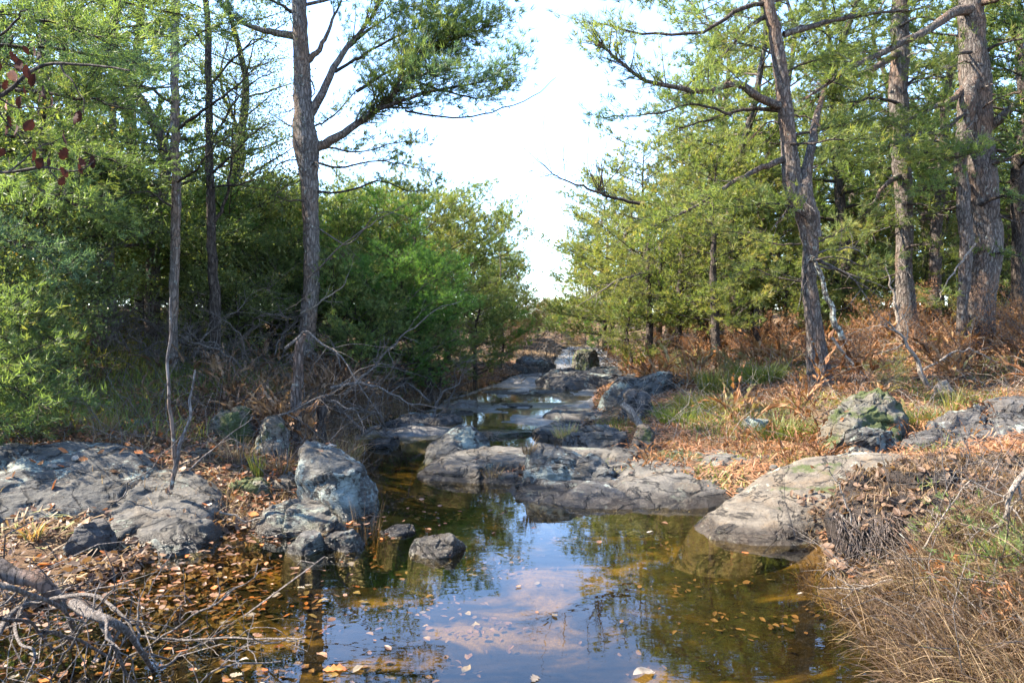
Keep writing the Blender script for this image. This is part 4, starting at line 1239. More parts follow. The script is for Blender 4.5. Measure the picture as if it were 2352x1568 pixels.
dead_branch('pale upright twig left of the slender shaggy pine', D(10.5, (2062, 740), (2055, 690), (2042, 640), (2030, 590)), .03, 'palewood', 4, .3, 13)
dead_branch('bare grey limb reaching from the right pines into the sky gap', D(14.5, (1470, 468), (1400, 452), (1330, 425), (1270, 400), (1225, 350)), .04, 'bark_dark', 16, 1.3, 14, droop=-1.0, sub2=3)
dead_branch('bare broken limb below the right pines pointing left', D(15, (1500, 625), (1430, 640), (1370, 675), (1325, 705)), .035, 'deadwood', 7, .7, 15)
dead_branch('slender bare sapling top rising in the sky gap', D(20, (1150, 640), (1148, 560), (1140, 480), (1136, 400)), .022, 'deadwood', 12, .8, 16, droop=-.8)
dead_branch('short bare sapling beside the slender one in the sky gap', D(19, (1190, 640), (1160, 570), (1130, 520)), .02, 'deadwood', 8, .7, 17, droop=-.6)
dead_branch('curving dead stem arching out of the middle bushes', D(10.5, (690, 720), (740, 690), (790, 650), (800, 630)), .016, 'palewood', 5, .4, 18)
dead_branch('thin dead limb slanting over the left grass slope', D(8.5, (60, 720), (110, 780), (140, 810)), .02, 'palewood', 4, .3, 19)
dead_branch('fallen dead pole by the far brush pile', D(18, (1100, 850), (1150, 815), (1200, 800)), .05, 'deadwood', 6, .8, 20)

# brush pile of grey twigs on the left slope: one pattern copied and turned
protos = []
for s_ in range(4):
    g = np.random.default_rng(100 + s_)
    o = dead_branch('tangled grey dead branch in the brush heap on the left slope', [[0, 0, 0], [.4, .1, .25], [.9, -.05, .35], [1.4, .1, .2 + .3 * (s_ % 2)]], .022, 'deadwood', 16, .55, 100 + s_, group='grey dead branches of the left brush heap')
    protos.append(o)
spots = [(RNG.uniform(130, 640), RNG.uniform(9.0, 11.5)) for _ in range(34)] + [(RNG.uniform(550, 1050), RNG.uniform(8.8, 11.5)) for _ in range(24)]
for q, (u, d) in enumerate(spots):
    x = P(u, 700, d)[0]
    o = protos[q] if q < 4 else copy_thing(protos[q % 4], (0, 0, 0))
    o.location = (x, d, drop(x, d) + RNG.uniform(-.05, .35))
    o.rotation_euler = (RNG.uniform(-.5, .5), RNG.uniform(-.7, .3), RNG.uniform(0, 6.28))
    o.scale = (RNG.uniform(.6, 1.1),) * 3

# foreground left: twisted root and sticks over the water
simple_trunk('fallen_log', 'thick grey root stub lying in the lower left corner', 3.3, [(-60, 1275), (40, 1320), (110, 1350), (170, 1388), (230, 1395)], [40, 36, 32, 26, 12], 'bark_pine', 'root', 41, flare=0, ground=False)
fg = [[(-20, 1480), (40, 1400), (120, 1375), (200, 1370), (280, 1420), (330, 1490)], [(60, 1380), (30, 1440), (70, 1500), (60, 1580)], [(170, 1385), (230, 1420), (300, 1460), (350, 1540), (360, 1600)],
      [(100, 1450), (180, 1470), (300, 1520), (420, 1500)], [(-20, 1540), (80, 1500), (140, 1480), (210, 1400), (260, 1360)], [(200, 1600), (300, 1510), (420, 1430), (560, 1340)],
      [(230, 1400), (250, 1470), (300, 1560), (340, 1620)], [(0, 1420), (90, 1450), (130, 1530), (90, 1600)], [(320, 1460), (440, 1470), (600, 1462), (700, 1470)], [(100, 1590), (150, 1500), (190, 1440), (240, 1330)],
      [(-10, 1340), (60, 1350), (150, 1420), (160, 1500), (150, 1560)], [(350, 1540), (420, 1500), (500, 1470)], [(240, 1610), (330, 1570), (430, 1580), (520, 1530), (640, 1520)]]
lab = ['gnarled grey stick arching over the root stub', 'crooked stick hooked under the root stub', 'thick curved grey branch bending down into the water', 'thin grey stick lying across the twig tangle', 'pale stick crossing the gnarled arch',
       'long thin stalk leaning from the tangle over the golden shallows', 'bark stripped stick standing beside the curved branch', 'bent black twig low in the corner tangle', 'long whip of twig lying flat over the reflections', 'brittle stalk rising from the corner tangle',
       'crooked branch sagging from the root stub to the water', 'short stub of twig right of the curved branch', 'thin twig skimming the water at the bottom edge']
for q, (pp, lb) in enumerate(zip(fg, lab)):
    dead_branch(lb, [P(u, v, 2.95 + .35 * math.sin(q * 1.7 + k)) for k, (u, v) in enumerate(pp)], [.016, .010, .024, .009, .009, .006, .011, .008, .006, .006, .012, .008, .006][q], 'deadwood', 7, .28, 200 + q, sub2=1, wob=.04)

# driftwood, log, stump on the right bank
simple_trunk('driftwood', 'silvery split driftwood leaning among the rocks right of the stream', 8.2, [(1428, 925), (1455, 955), (1480, 990), (1512, 1022)], [14, 20, 15, 4], 'palewood', 'driftwood', 51, flare=0, ground=False)
simple_trunk('driftwood', 'smaller grey driftwood spike pointing down below the split one', 8.0, [(1400, 1000), (1425, 1025), (1440, 1050)], [12, 11, 3], 'deadwood', 'driftwood', 52, flare=0, ground=False)
simple_trunk('fallen_log', 'bleached white log lying in the needles at the right edge', 8.8, [(2228, 906), (2270, 904), (2320, 912), (2420, 916)], [12, 20, 24, 26], 'palewood', 'log', 53, flare=0, ground=False)
simple_trunk('cut_stump', 'grey splintered stump in the orange bracken', 8.8, [(2176, 925), (2168, 905), (2158, 880)], [52, 44, 30], 'palewood', 'stump', 54, flare=.1)

# ------------------------------------------------------------------ background trees: a few kinds, copied
def line_up(protos, spots, labels, group, hs=.12):
    for q, sp in enumerate(spots):
        x, y, s_ = sp[:3]
        pi = sp[3] if len(sp) > 3 else q % len(protos)
        loc = (x, y, drop(x, y) - .05)
        if pi not in line_up.used.setdefault(id(protos), set()):
            line_up.used[id(protos)].add(pi)
            o = protos[pi]
            o.location, o.rotation_euler, o.scale = loc, (0, 0, RNG.uniform(0, 6.28)), (s_,) * 3
        else:
            o = copy_thing(protos[pi], loc, RNG.uniform(0, 6.28), (s_ * RNG.uniform(1 - hs, 1 + hs), s_ * RNG.uniform(1 - hs, 1 + hs), s_))
        o['group'] = group
        if labels:
            o['label'] = labels if isinstance(labels, str) else labels[min(q, len(labels) - 1)]


line_up.used = {}
U = lambda u, d: P(u, 745, d)[0]
# bushy pines, 4.4 m
bushA = [auto_tree('bushy_pine', 'x', 'tree', 4.4, .09, .10, 1.7, 44, 300 + k, 'pine', ('bark_dark', ['pine', 'bush', 'pine_warm'][k]), 1.05, .135, .016, 9, .3, 'round', sub=.5, base_tint=.55, snags=16) for k in range(3)]
def by_top(items, H):
    """(column, distance, top row, kind): scale each so that its top stands at that row"""
    r = []
    for u, d, v, k in items:
        x = U(u, d)
        zb = drop(x, d)
        r.append((x, d, max(.2, (P(u, v, d)[2] - zb) / H), k))
    return r


midL = by_top([(775, 13.5, 480, 0), (880, 14, 470, 1), (965, 16, 450, 2), (1030, 18, 452, 0), (1085, 23, 500, 2), (1118, 27, 560, 1), (1150, 30, 600, 0), (990, 12.4, 600, 1), (915, 11.9, 585, 1), (1090, 14.6, 640, 0), (850, 11.8, 610, 0),
               (640, 13, 460, 0), (560, 12.5, 450, 1), (710, 16, 455, 2), (840, 18, 440, 2), (1175, 23, 650, 2), (1205, 30, 660, 0), (1240, 38, 690, 0), (1270, 46, 700, 2), (1150, 17.5, 700, 1)], 4.4)
line_up(bushA, midL, ['dark bushy evergreen just right of the tall forked pine trunk', 'bright green bushy evergreen behind the long slanting dead branch', 'rounded olive evergreen rising behind the bright green bushy one', 'tallest rounded evergreen at the right shoulder of the left green bank',
                      'evergreen stepping down toward the sky gap, left of the bare saplings', 'smaller distant evergreen behind the slender bare sapling', 'low distant evergreen right of the slender bare sapling', 'short bright bush overhanging the left ledge of the stream', 'short bush behind the drooping dead branch',
                      'low bush above the upper pool on the left side', 'low dense bush just right of the broken lichen trunk', 'evergreen filling the space left of the tall forked pine trunk', 'evergreen between the dark slim tree and the forked pine', 'evergreen directly behind the forked pine trunk', 'dense bushy evergreen in the green bank left of the sky gap'], 'bushy evergreens left of the sky gap')
bushB = [auto_tree('bushy_pine', 'x', 'tree', 5.2, .09, .16, 1.9, 46, 320 + k, 'pine', ('bark_dark', ['pine_warm', 'pine_warm', 'pine'][k]), 1.05, .14, .017, 9, .18, 'wide', sub=.5, base_tint=.6, snags=12) for k in range(3)]
midR = by_top([(1440, 19, 400, 0), (1490, 17, 340, 1), (1560, 15.8, 330, 2), (1390, 28, 450, 1), (1400, 24, 410, 2), (1640, 14.2, 350, 0), (1730, 16, 300, 1), (1800, 14.5, 380, 2), (1360, 36, 520, 0), (1345, 44, 600, 1),
               (1930, 16, 300, 0), (2000, 15, 420, 2), (2150, 15.5, 330, 2), (2330, 14, 380, 0), (2420, 13, 380, 2), (2250, 18, 300, 1), (1870, 13.6, 560, 1), (1980, 13.5, 600, 0), (2120, 14, 560, 1), (1680, 19, 250, 0), (1450, 15.2, 600, 1), (1560, 19.5, 560, 0), (1720, 20, 540, 2), (1860, 21, 520, 1), (2330, 17, 480, 1), (2040, 19, 480, 0)], 5.2)
line_up(bushB, midR, ['rounded sunlit pine forming the left edge of the right grove', 'taller sunlit pine behind the thin dark young trunks', 'broad sunlit pine left of the straight dark young trunk', 'distant pine beside the sky gap half hidden by the sunlit pines', 'pine just behind the left edge pine of the right grove',
                      'pine whose low boughs surround the straight dark young trunk', 'dense tall pine left of the crooked reddish pine', 'pine directly behind the crooked reddish pine', 'small far pine at the right side of the sky gap', 'lowest far pine at the right foot of the sky gap', 'tall bushy pine between the crooked and the slender pine', 'low pine left of the slender shaggy pine',
                      'bushy pine between the slender pine and the thick double trunk', 'bushy pine at the right edge behind the double trunk', 'sunlit bushy pine in the grove right of the sky gap'], 'bushy pines right of the sky gap')
# tall pines
tall = [auto_tree('tall_pine', 'x', 'tree', 10.5, .16, .26, 2.3, 46, 340 + k, 'pine', (['bark_pine', 'bark_warm', 'bark_dark'][k], ['pine', 'pine_warm', 'pine'][k]), 1.0, .2, .024, 9, .15, 'wide', sub=.36, base_tint=.45) for k in range(3)]
tR = [(U(1620, 19), 19, .95), (U(1760, 17), 17, .9), (U(1900, 18), 18, 1.0), (U(2010, 20), 20, 1.0), (U(2130, 17), 17, .95), (U(2300, 15), 15, .9), (U(2380, 12.5), 12.5, .8), (U(1700, 24), 24, 1.1), (U(2200, 22), 22, 1.1), (U(2480, 17), 17, 1), (U(1530, 21), 21, .72), (U(1950, 14), 14, .85), (U(2150, 13.8), 13.8, .82), (U(1690, 15), 15, .85), (U(2340, 11.5), 11.5, .75)]
line_up(tall, tR, 'tall background pine behind the right hand trunks', 'tall pines behind the right bank')
tallL = [auto_tree('leafy_evergreen', 'x', 'tree', 9.5, .13, .16, 2.0, 46, 360 + k, ['leaf', 'pine', 'leaf'][k], (['bark_dark', 'bark_warm', 'bark_dark'][k], ['leaf', 'pine', 'leaf'][k]), .95, .2 if k == 1 else .16, .024 if k == 1 else .032, 9 if k == 1 else 8, .2, 'wide', sub=.42, base_tint=.4) for k in range(3)]
tL = [(U(60, 9.5), 9.5, .85, 1), (U(180, 11.5), 11.5, .9, 0), (U(320, 13), 13, .98, 2), (U(560, 19), 19, .9, 2), (U(-60, 12), 12, .9, 1), (U(-160, 9), 9, .9, 2), (U(230, 9.8), 9.8, .8, 1), (U(350, 10.8), 10.8, .85, 1), (U(540, 14), 14, .95, 0), (U(110, 8.4), 8.4, .8, 2)]
line_up(tallL, tL, ['needled evergreen filling the upper left corner', 'leafy evergreen behind the hanging red leaves', 'leafy evergreen left of the slim shaggy barked tree', 'leafy evergreen behind the slim shaggy barked tree', 'leafy evergreen behind the dark slim tree with lichen', 'tall dark evergreen crowding the left side of the woods'], 'tall evergreens of the left woods')
fr_ = np.random.default_rng(404)
thick = [(U(u, d), d, sc_, q % 3) for q, (u, d, sc_) in enumerate([(-60, 17, .75), (40, 18, .8), (130, 17, .72), (220, 18.5, .8), (310, 17.5, .7), (400, 18.5, .78), (480, 17.5, .7), (90, 21, .9), (260, 21.5, .95), (440, 22, .95), (550, 20, .85), (-150, 18, .8), (250, 15, .5), (335, 15.5, .5), (170, 14.5, .5), (440, 15, .48), (60, 15, .55)])]
line_up(bushA, thick, 'low dark thicket evergreen between the trunks of the left woods', 'thicket evergreens of the left woods')
thickR = [(U(u, d), d, sc_, q % 3) for q, (u, d, sc_) in enumerate([(1700, 22, .6), (1820, 23, .6), (1940, 22, .6), (2060, 22, .6), (2180, 21, .6), (2290, 21, .6), (2400, 19, .6), (1600, 23, .55)])]
line_up(bushB, thickR, 'low thicket pine between the trunks behind the right bank', 'thicket pines behind the right bank')
farL = [(x, fr_.uniform(24, 40), fr_.uniform(.8, 1.5), q % 3) for q, x in enumerate(np.linspace(-38, -3.5, 26))] + [(x, fr_.uniform(44, 60), fr_.uniform(1.2, 1.9), q % 3) for q, x in enumerate(np.linspace(-60, -6, 18))]
line_up(bushA, farL, 'far evergreen closing the background of the left woods', 'far evergreens of the left woods')
farR = [(x, fr_.uniform(24, 40), fr_.uniform(.8, 1.4), q % 3) for q, x in enumerate(np.linspace(6.5, 42, 26))] + [(x, fr_.uniform(44, 60), fr_.uniform(1.2, 1.8), q % 3) for q, x in enumerate(np.linspace(10, 64, 18))]
line_up(bushB, farR, 'far evergreen closing the background behind the right bank', 'far evergreens behind the right bank')
# low shrubs on the left slope
shr = [auto_tree('evergreen_shrub', 'x', 'shrub', 1.7, .03, .04, .95, 24, 380 + k, ['leaf', 'pine'][k], ('bark_dark', ['leaf', 'pine'][k]), 1.4, .10, [.024, .012][k], 9, .35, 'round', sub=.5, base_tint=.5) for k in range(2)]
sL = [(U(30, 7.0), 7.0, .85, 0), (U(-70, 5.9), 5.9, .7, 1), (U(90, 8.2), 8.2, 1.1, 0), (U(30, 9), 9, 1.4, 1), (U(210, 11), 11, 1.0, 0), (U(330, 11.5), 11.5, 1.2, 1), (U(460, 10.8), 10.8, 1.0, 0), (U(590, 11.5), 11.5, 1.0, 1), (U(530, 12), 12, 1.5, 0), (U(100, 12), 12, 1.6, 1), (U(-60, 8), 8, 1.7, 0), (U(620, 11.6), 11.6, 1.0, 1), (U(545, 10.6), 10.6, .75, 0), (U(770, 11.6), 11.6, 1.0, 1), (U(830, 11.2), 11.2, .75, 1), (U(930, 11.8), 11.8, .7, 1), (U(1010, 13), 13, .8, 1), (U(440, 11.8), 11.8, 1.0, 1), (U(680, 12.4), 12.4, 1.1, 0)]
farS = by_top([(1200, 26, 735, 1), (1235, 30, 720, 0), (1262, 34, 715, 1), (1290, 40, 712, 0), (1318, 38, 705, 1), (1345, 33, 715, 0), (1215, 34, 700, 0), (1300, 52, 700, 1), (1265, 52, 695, 0), (1170, 22, 745, 0), (1375, 28, 735, 1), (1330, 48, 690, 0)], 1.7)
sL_n = len(sL)
line_up(shr, sL, ['leafy shrub at the left edge above the long low slab', 'soft needled shrub cut off by the left edge above the slab', 'low evergreen shrub of the left woods growing below the trunks'], 'low shrubs of the left woods')

# ------------------------------------------------------------------ ground cover
def hvec(x, y):
    return height(x, y)


def normals(x, y, e=.05):
    z = height(x, y)
    return z, unit(np.stack([-(height(x + e, y) - z) / e, -(height(x, y + e) - z) / e, np.ones_like(z)], -1))


def scatter(n, xr, yr, keep=None, falloff=1.2, seed=0):
    g = np.random.default_rng(seed)
    x, y = g.uniform(*xr, n * 4), g.uniform(*yr, n * 4)
    p = np.clip((max(yr[0], 2.5) / np.maximum(y, 2.5)) ** falloff, 0, 1)
    ok = g.uniform(size=len(x)) < p
    if keep is not None:
        ok &= keep(x, y, g)
    x, y = x[ok][:n], y[ok][:n]
    return x, y, g


def leaf_litter(name, label, n, xr, yr, matn, ln=(.045, .085), seed=0, keep=None, onrock=.0, lift=.012, tints=(1.1, 1.5)):
    dry = lambda x, y, g: (inside(x, y) < .02)
    x, y, g = scatter(n, xr, yr, keep or dry, 1.1, seed)
    zs, ns = np.empty(len(x)), np.empty((len(x), 3))
    kp = np.ones(len(x), bool)
    z0 = height(x, y)
    for i in range(len(x)):
        h, nn, _ = cast(x[i], y[i])
        if h > z0[i] + .05 and g.uniform() > onrock:
            kp[i] = False
        zs[i], ns[i] = h, nn
    x, y, zs, ns = x[kp], y[kp], zs[kp], ns[kp]
    k = len(x)
    nn = unit(ns + g.normal(size=(k, 3)) * .45)
    d = g.normal(size=(k, 3))
    d = unit(d - nn * (d * nn).sum(-1, keepdims=True))
    l_ = g.uniform(*ln, k)
    pos = np.stack([x, y, zs + g.uniform(0, lift * 2, k)], -1) - d * l_[:, None] * .5
    mb = MB()
    litter(mb, pos, d, nn, l_, l_ * g.uniform(.42, .7, k), g.beta(*tints, k), g)
    return tag(mb.build(name, M[matn], smooth=False), label, 'leaf litter', kind='stuff')


leaf_litter('leaf_litter', 'brown and orange fallen leaves covering the left bank', 14000, (-7, -.8), (2.2, 12), 'deadleaf', (.03, .068), seed=1, onrock=.015)
leaf_litter('leaf_litter', 'scattered brown leaves over the needles of the right bank', 5000, (-1, 9), (2.2, 14), 'deadleaf', (.035, .07), seed=2, onrock=.10)


leaf_litter('leaf_litter', 'bright orange leaves drifted behind the long slab on the left bank', 4200, (-5, -1.5), (5.4, 8.4), 'deadleaf', (.035, .07), 5, tints=(7, 9), lift=.03)
leaf_litter('leaf_litter', 'dark mouldering leaves under the dry grass of the near right bank', 2600, (1.6, 4), (2.0, 4.7), 'deadbrush', (.05, .10), 6, lift=.03)


def blades(mb, x, y, z, g, length, width, lean, tint, az=None, seg=5):
    k = len(x)
    az = g.uniform(0, 2 * np.pi, k) if az is None else az
    ln = g.uniform(.5, 1.15, k) * length
    le = lean * g.uniform(.4, 1.4, k)
    h = np.stack([np.cos(az), np.sin(az), 0 * az], -1)
    tw = np.stack([-np.sin(az + g.normal(size=k)), np.cos(az + g.normal(size=k)), g.normal(size=k) * .3], -1)
    p = np.stack([x, y, z - .01], -1)
    rows = []
    for s in range(seg):
        t = s / (seg - 1)
        wv = tw * (width * g.uniform(.7, 1.2, k) * (1 - .85 * t))[:, None] * .5
        rows += [p - wv, p + wv]
        th = le * (.25 + 1.5 * (t + .5 / seg))
        p = p + (h * np.sin(th)[:, None] + np.array([0, 0, 1]) * np.cos(th)[:, None]) * (ln / (seg - 1))[:, None]
    v = np.stack(rows, 1)
    b = np.arange(k)[:, None] * 2 * seg
    f = np.concatenate([b + np.array([2 * s, 2 * s + 1, 2 * s + 3, 2 * s + 2]) for s in range(seg - 1)])
    mb.add(v.reshape(-1, 3), f, np.repeat(np.broadcast_to(tint, (k,)), 2 * seg))


def needles_mat(name, label, n, xr, yr, seed, matn='needlemat', ln=.11, wd=.006):
    x, y, g = scatter(n, xr, yr, lambda x, y, g: (inside(x, y) < -.02) & (n2(x, y, .9, 40 + seed) + g.normal(size=len(x)) * .15 > -.12), 1.0, seed)
    z, nn = normals(x, y)
    k = len(x)
    d = unit(g.normal(size=(k, 3)) * np.array([1, 1, .35]))
    pos = np.stack([x, y, z + g.uniform(.0, .05, k)], -1)
    side = unit(np.cross(d, nn)) * (wd * g.uniform(.6, 1.5, k) * np.maximum(1, y / 8))[:, None]
    l_ = (ln * g.uniform(.6, 1.5, k))[:, None]
    v = np.stack([pos - side - d * l_ / 2, pos + side - d * l_ / 2, pos + d * l_ / 2], 1).reshape(-1, 3)
    mb = MB()
    mb.add(v, np.arange(len(v)).reshape(-1, 3), np.repeat(np.clip(.5 + .5 * n2(x, y, 1.2, 77) + g.normal(size=k) * .25, 0, 1), 3))
    return tag(mb.build(name, M[matn], smooth=False), label, 'needles', kind='stuff')


needles_mat('fallen_needles', 'carpet of rusty pine needles on the right bank', 80000, (-.8, 12), (4.5, 20), 3)
needles_mat('fallen_needles', 'dry needles and straw strewn on the left bank', 26000, (-8, -.8), (3, 14), 4, 'drygrass')


def bracken(name, label, n, xr, yr, keep, seed, matn='bracken', hgt=.42, kf=6):
    x, y, g = scatter(n, xr, yr, keep, .7, seed)
    z = height(x, y)
    mb = MB()
    k = len(x) * kf
    X0, Y0, Z0 = np.repeat(x, kf), np.repeat(y, kf), np.repeat(z, kf)
    az = g.uniform(0, 2 * np.pi, k)
    ln = hgt * g.uniform(.35, 1.6, k) * np.clip(np.repeat(.85 + 1.3 * n2(x, y, .9, 31 + seed, 3), kf), .3, 1.5)
    tint0 = np.clip(np.repeat(.45 + .7 * n2(x, y, .8, 91 + seed) + g.normal(size=len(x)) * .16, kf) + g.normal(size=k) * .14, 0, 1)
    h = np.stack([np.cos(az), np.sin(az), 0 * az], -1)
    p = np.stack([X0, Y0, Z0], -1) + h * .02
    le = g.uniform(.25, 1.0, k)
    prev = p
    for s in range(8):
        t = s / 7
        th = le * (.3 + 2.0 * t)
        q = prev + (h * np.sin(th)[:, None] + np.array([0, 0, 1]) * np.cos(th)[:, None]) * (ln / 7)[:, None]
        d = q - prev
        sd = unit(np.cross(d, g.normal(size=(k, 3)))) * .0035
        v = np.stack([prev - sd, prev + sd, q], 1).reshape(-1, 3)
        mb.add(v, np.arange(len(v)).reshape(-1, 3), np.repeat(tint0 * .5, 3))
        if s > 1:
            for sg in (-1, 1):
                lat = unit(np.cross(d, np.array([0, 0, 1.0])) * sg + d * 6 + g.normal(size=(k, 3)) * .3 * np.linalg.norm(d, axis=1, keepdims=True))
                L_ = ln * .30 * (1.1 - t) * g.uniform(.5, 1.2, k)
                leaves(mb, q, unit(lat + np.array([0, 0, -.15])), unit(g.normal(size=(k, 3)) * .5 + np.array([0, 0, 1])), L_, L_ * .38, np.clip(tint0 + g.normal(size=k) * .1, 0, 1), .3)
        prev = q
    return tag(mb.build(name, M[matn], smooth=False), label, 'bracken', kind='stuff')


rb = lambda x, y, g: (inside(x, y) < -.7) & (n2(x, y, .55, 12.0, 3) * 1.4 + .08 * (x - 4.6) + .10 * (y - 9.8) + g.normal(size=len(x)) * .12 > .0)
bracken('bracken', 'rust coloured dead bracken under the right hand pines', 1500, (2.2, 13), (7.5, 17), rb, 5)
bracken('bracken', 'brown dead undergrowth on the left bank below the bushes', 800, (-7, -.6), (7.2, 14), lambda x, y, g: (inside(x, y) < -.35) & (x > -3.4 + g.normal(size=len(x)) * .5), 6, 'deadbrush', .34)
bracken('bracken', 'sparse low rusty fronds on the near right bank', 240, (1.2, 6), (6, 9), lambda x, y, g: (inside(x, y) < -.6) & (n2(x, y, .8, 55.0, 2) > .1), 8, 'bracken', .22)

def twig_litter(name, label, n, xr, yr, keep, seed, matn='deadwood', ln=.45, r=.004, up=.35):
    x, y, g = scatter(n, xr, yr, keep, .8, seed)
    z = height(x, y)
    mb = MB()
    for i in range(len(x)):
        d = unit(np.array([g.normal(), g.normal(), abs(g.normal()) * up]))
        l_ = ln * g.uniform(.4, 1.5)
        p = np.array([x[i], y[i], z[i] + g.uniform(0, .06)])
        bnd = g.normal(size=3) * l_ * .16
        rr = r * g.uniform(.6, 1.5) * max(1, y[i] / 8)
        q = p + d * l_
        mb.tube([p, p + d * l_ * .35 + bnd, p + d * l_ * .7 + bnd * .7, q + np.array([0, 0, -.25 * l_ * g.uniform()])], [rr, rr * .8, rr * .6, rr * .3], 3, cap=False, tint=g.uniform())
        if g.uniform() < .6:
            a0 = p + d * l_ * .5 + bnd
            e = a0 + unit(d + g.normal(size=3) * .7) * l_ * .4
            mb.tube([a0, (a0 + e) / 2 + g.normal(size=3) * .02, e], [rr * .6, rr * .4, rr * .2], 3, cap=False, tint=g.uniform())
    return tag(mb.build(name, M[matn], smooth=False), label, 'twigs', kind='stuff')


twig_litter('dead_twigs', 'grey and brown dead twigs littering the left bank under the bushes', 1700, (-7.5, -.4), (5.8, 14), lambda x, y, g: inside(x, y) < -.15, 71, 'deadwood', .5, .0035, .7)
twig_litter('dead_twigs', 'pale dead twigs standing in the bracken of the right bank', 2200, (1.5, 13), (7, 16), lambda x, y, g: inside(x, y) < -.5, 72, 'palewood', .5, .0032, .8)
twig_litter('dead_twigs', 'tangle of grey twigs in the lower left corner', 260, (-3.3, -1.6), (2.3, 3.9), None, 73, 'deadwood', .55, .004, .5)
twig_litter('dead_twigs', 'wiry brown stems tangled through the near right dry grass', 520, (1.75, 3.9), (2.2, 4.6), lambda x, y, g: inside(x, y) < .02, 74, 'deadwood', .5, .0028, .9)
twig_litter('dead_twigs', 'grey brush lying across the far end of the stream', 700, (-2, 9), (16, 32), None, 75, 'deadwood', 1.0, .004, .7)

# dry grass and reeds
gm = MB()
x, y, g = scatter(27000, (1.4, 4.0), (1.9, 4.5), lambda x, y, g: (inside(x, y) < .20) & (n2(x, y, 2.6, 5.0) > -.5), .3, 9)
z = height(x, y)
toward = np.arctan2(-.35, -1.0) + g.normal(size=len(x)) * 1.1
blades(gm, x, y, z, g, .54 * (.75 + .9 * n2(x, y, 1.8, 8.0)) * np.clip((4.2 - y) / .8, .22, 1), .0062, 1.0, np.clip(.33 + .6 * n2(x, y, 2.2, 5) + g.normal(size=len(x)) * .25, 0, 1), toward, 6)
tag(gm.build('dry_grass', M['drygrass'], smooth=False), 'tangled dry grass spilling over the near right bank into the pool', 'grass', kind='stuff')
gm = MB()
x, y, g = scatter(5200, (-3.2, 1.2), (6.9, 15.5), lambda x, y, g: (inside(x, y) < .03) & (inside(x, y) > -.9) & (x < np.interp(y, EY, EL) + .15) & (n2(x, y, 1.1, 3.0) > -.22), .7, 10)
blades(gm, x, y, height(x, y), g, .34, .007, .5, np.clip(.35 + .4 * n2(x, y, 1.5, 15) + g.normal(size=len(x)) * .22, 0, 1))
tag(gm.build('dry_reeds', M['drygrass'], smooth=False), 'dry brown reeds lining the left edge of the stream', 'reeds', kind='stuff')
gm = MB()
x, y, g = scatter(17000, (-9, -3.0), (6.4, 13.5), lambda x, y, g: n2(x, y, .6, 22.0) + .12 + np.clip((-3.6 - x) * .3, -.3, .2) > g.uniform(-.2, .2, len(x)), .5, 11)
blades(gm, x, y, height(x, y), g, .25, .011, .7, np.clip(.5 + .5 * n2(x, y, .9, 15) + g.normal(size=len(x)) * .2, 0, 1))
tag(gm.build('grass', M['greengrass'], smooth=False), 'soft green grass on the shaded left slope', 'grass', kind='stuff')
gm = MB()
x, y, g = scatter(16000, (.6, 9), (5.8, 13), lambda x, y, g: (inside(x, y) < -.2) & (n2(x, y, 1.0, 32.0, 2) + g.normal(size=len(x)) * .06 > .13), .6, 12)
blades(gm, x, y, height(x, y), g, .14, .011, .9, np.clip(.5 + .6 * n2(x, y, 1.2, 19) + g.normal(size=len(x)) * .25, 0, 1))
tag(gm.build('grass', M['greengrass'], smooth=False), 'patches of olive grass and moss on the right bank', 'grass', kind='stuff')
gm = MB()
x, y, g = scatter(2600, (-5, -1.2), (4.8, 8), lambda x, y, g: (inside(x, y) < -.1) & (n2(x, y, 1.4, 52.0, 2) > .1), .6, 14)
blades(gm, x, y, height(x, y), g, .2, .006, .7, np.clip(.4 + g.normal(size=len(x)) * .25, 0, 1))
tag(gm.build('dry_grass', M['drygrass'], smooth=False), 'wispy straw coloured grass among the left bank leaves', 'grass', kind='stuff')


def tuft_thing(label, u, v, d, n, ln, matn, lean=.6, wd=.006, seed=0, name='grass_tuft', cat='grass tuft', r=.05, tint=.5):
    g = np.random.default_rng(seed)
    p = P(u, v, d)
    z, _, _ = cast(p[0], p[1])
    mb = MB()
    a, rr = g.uniform(0, 6.28, n), r * np.sqrt(g.uniform(0, 1, n))
    blades(mb, rr * np.cos(a), rr * np.sin(a), np.zeros(n), g, ln, wd, lean, np.clip(tint + g.normal(size=n) * .25, 0, 1), a + g.normal(size=n) * .5, 6)
    o = mb.build(name, M[matn], smooth=False)
    o.location = (p[0], p[1], z)
    return tag(o, label, cat)


tuft_thing('bright green grass tuft on the ledge behind the flat topped rock', 592, 1098, 6.0, 60, .26, 'greengrass', .35, .008, 1, tint=.5)
tuft_thing('straw coloured grass tuft above the mossy flat rock', 545, 1085, 6.3, 130, .26, 'drygrass', .7, .005, 2, r=.15)
tuft_thing('brown drooping grass tuft on the small dark wet rock', 720, 1245, 4.8, 90, .17, 'drygrass', .9, .004, 3, r=.04)
tuft_thing('wiry dry stalks standing between the boulder and the water', 840, 1205, 5.2, 46, .42, 'drygrass', .3, .004, 4, r=.12, tint=.2)
tuft_thing('yellowish grass clump at the foot of the dark rotten stump', 790, 1020, 7.4, 160, .34, 'drygrass', .7, .006, 5, r=.16, tint=.8)
tuft_thing('orange dry fern like tuft left of the tall boulder', 645, 1085, 6.2, 60, .28, 'bracken', .6, .010, 6, r=.08, tint=.7)
tuft_thing('golden dry grass tuft behind the long slab', 240, 1030, 6.4, 90, .34, 'drygrass', .8, .006, 7, r=.10, tint=.7)
tuft_thing('brown grass tuft growing on the flat shelf behind the lichen boulder', 1500, 1088, 6.9, 110, .17, 'drygrass', .9, .005, 8, r=.10)
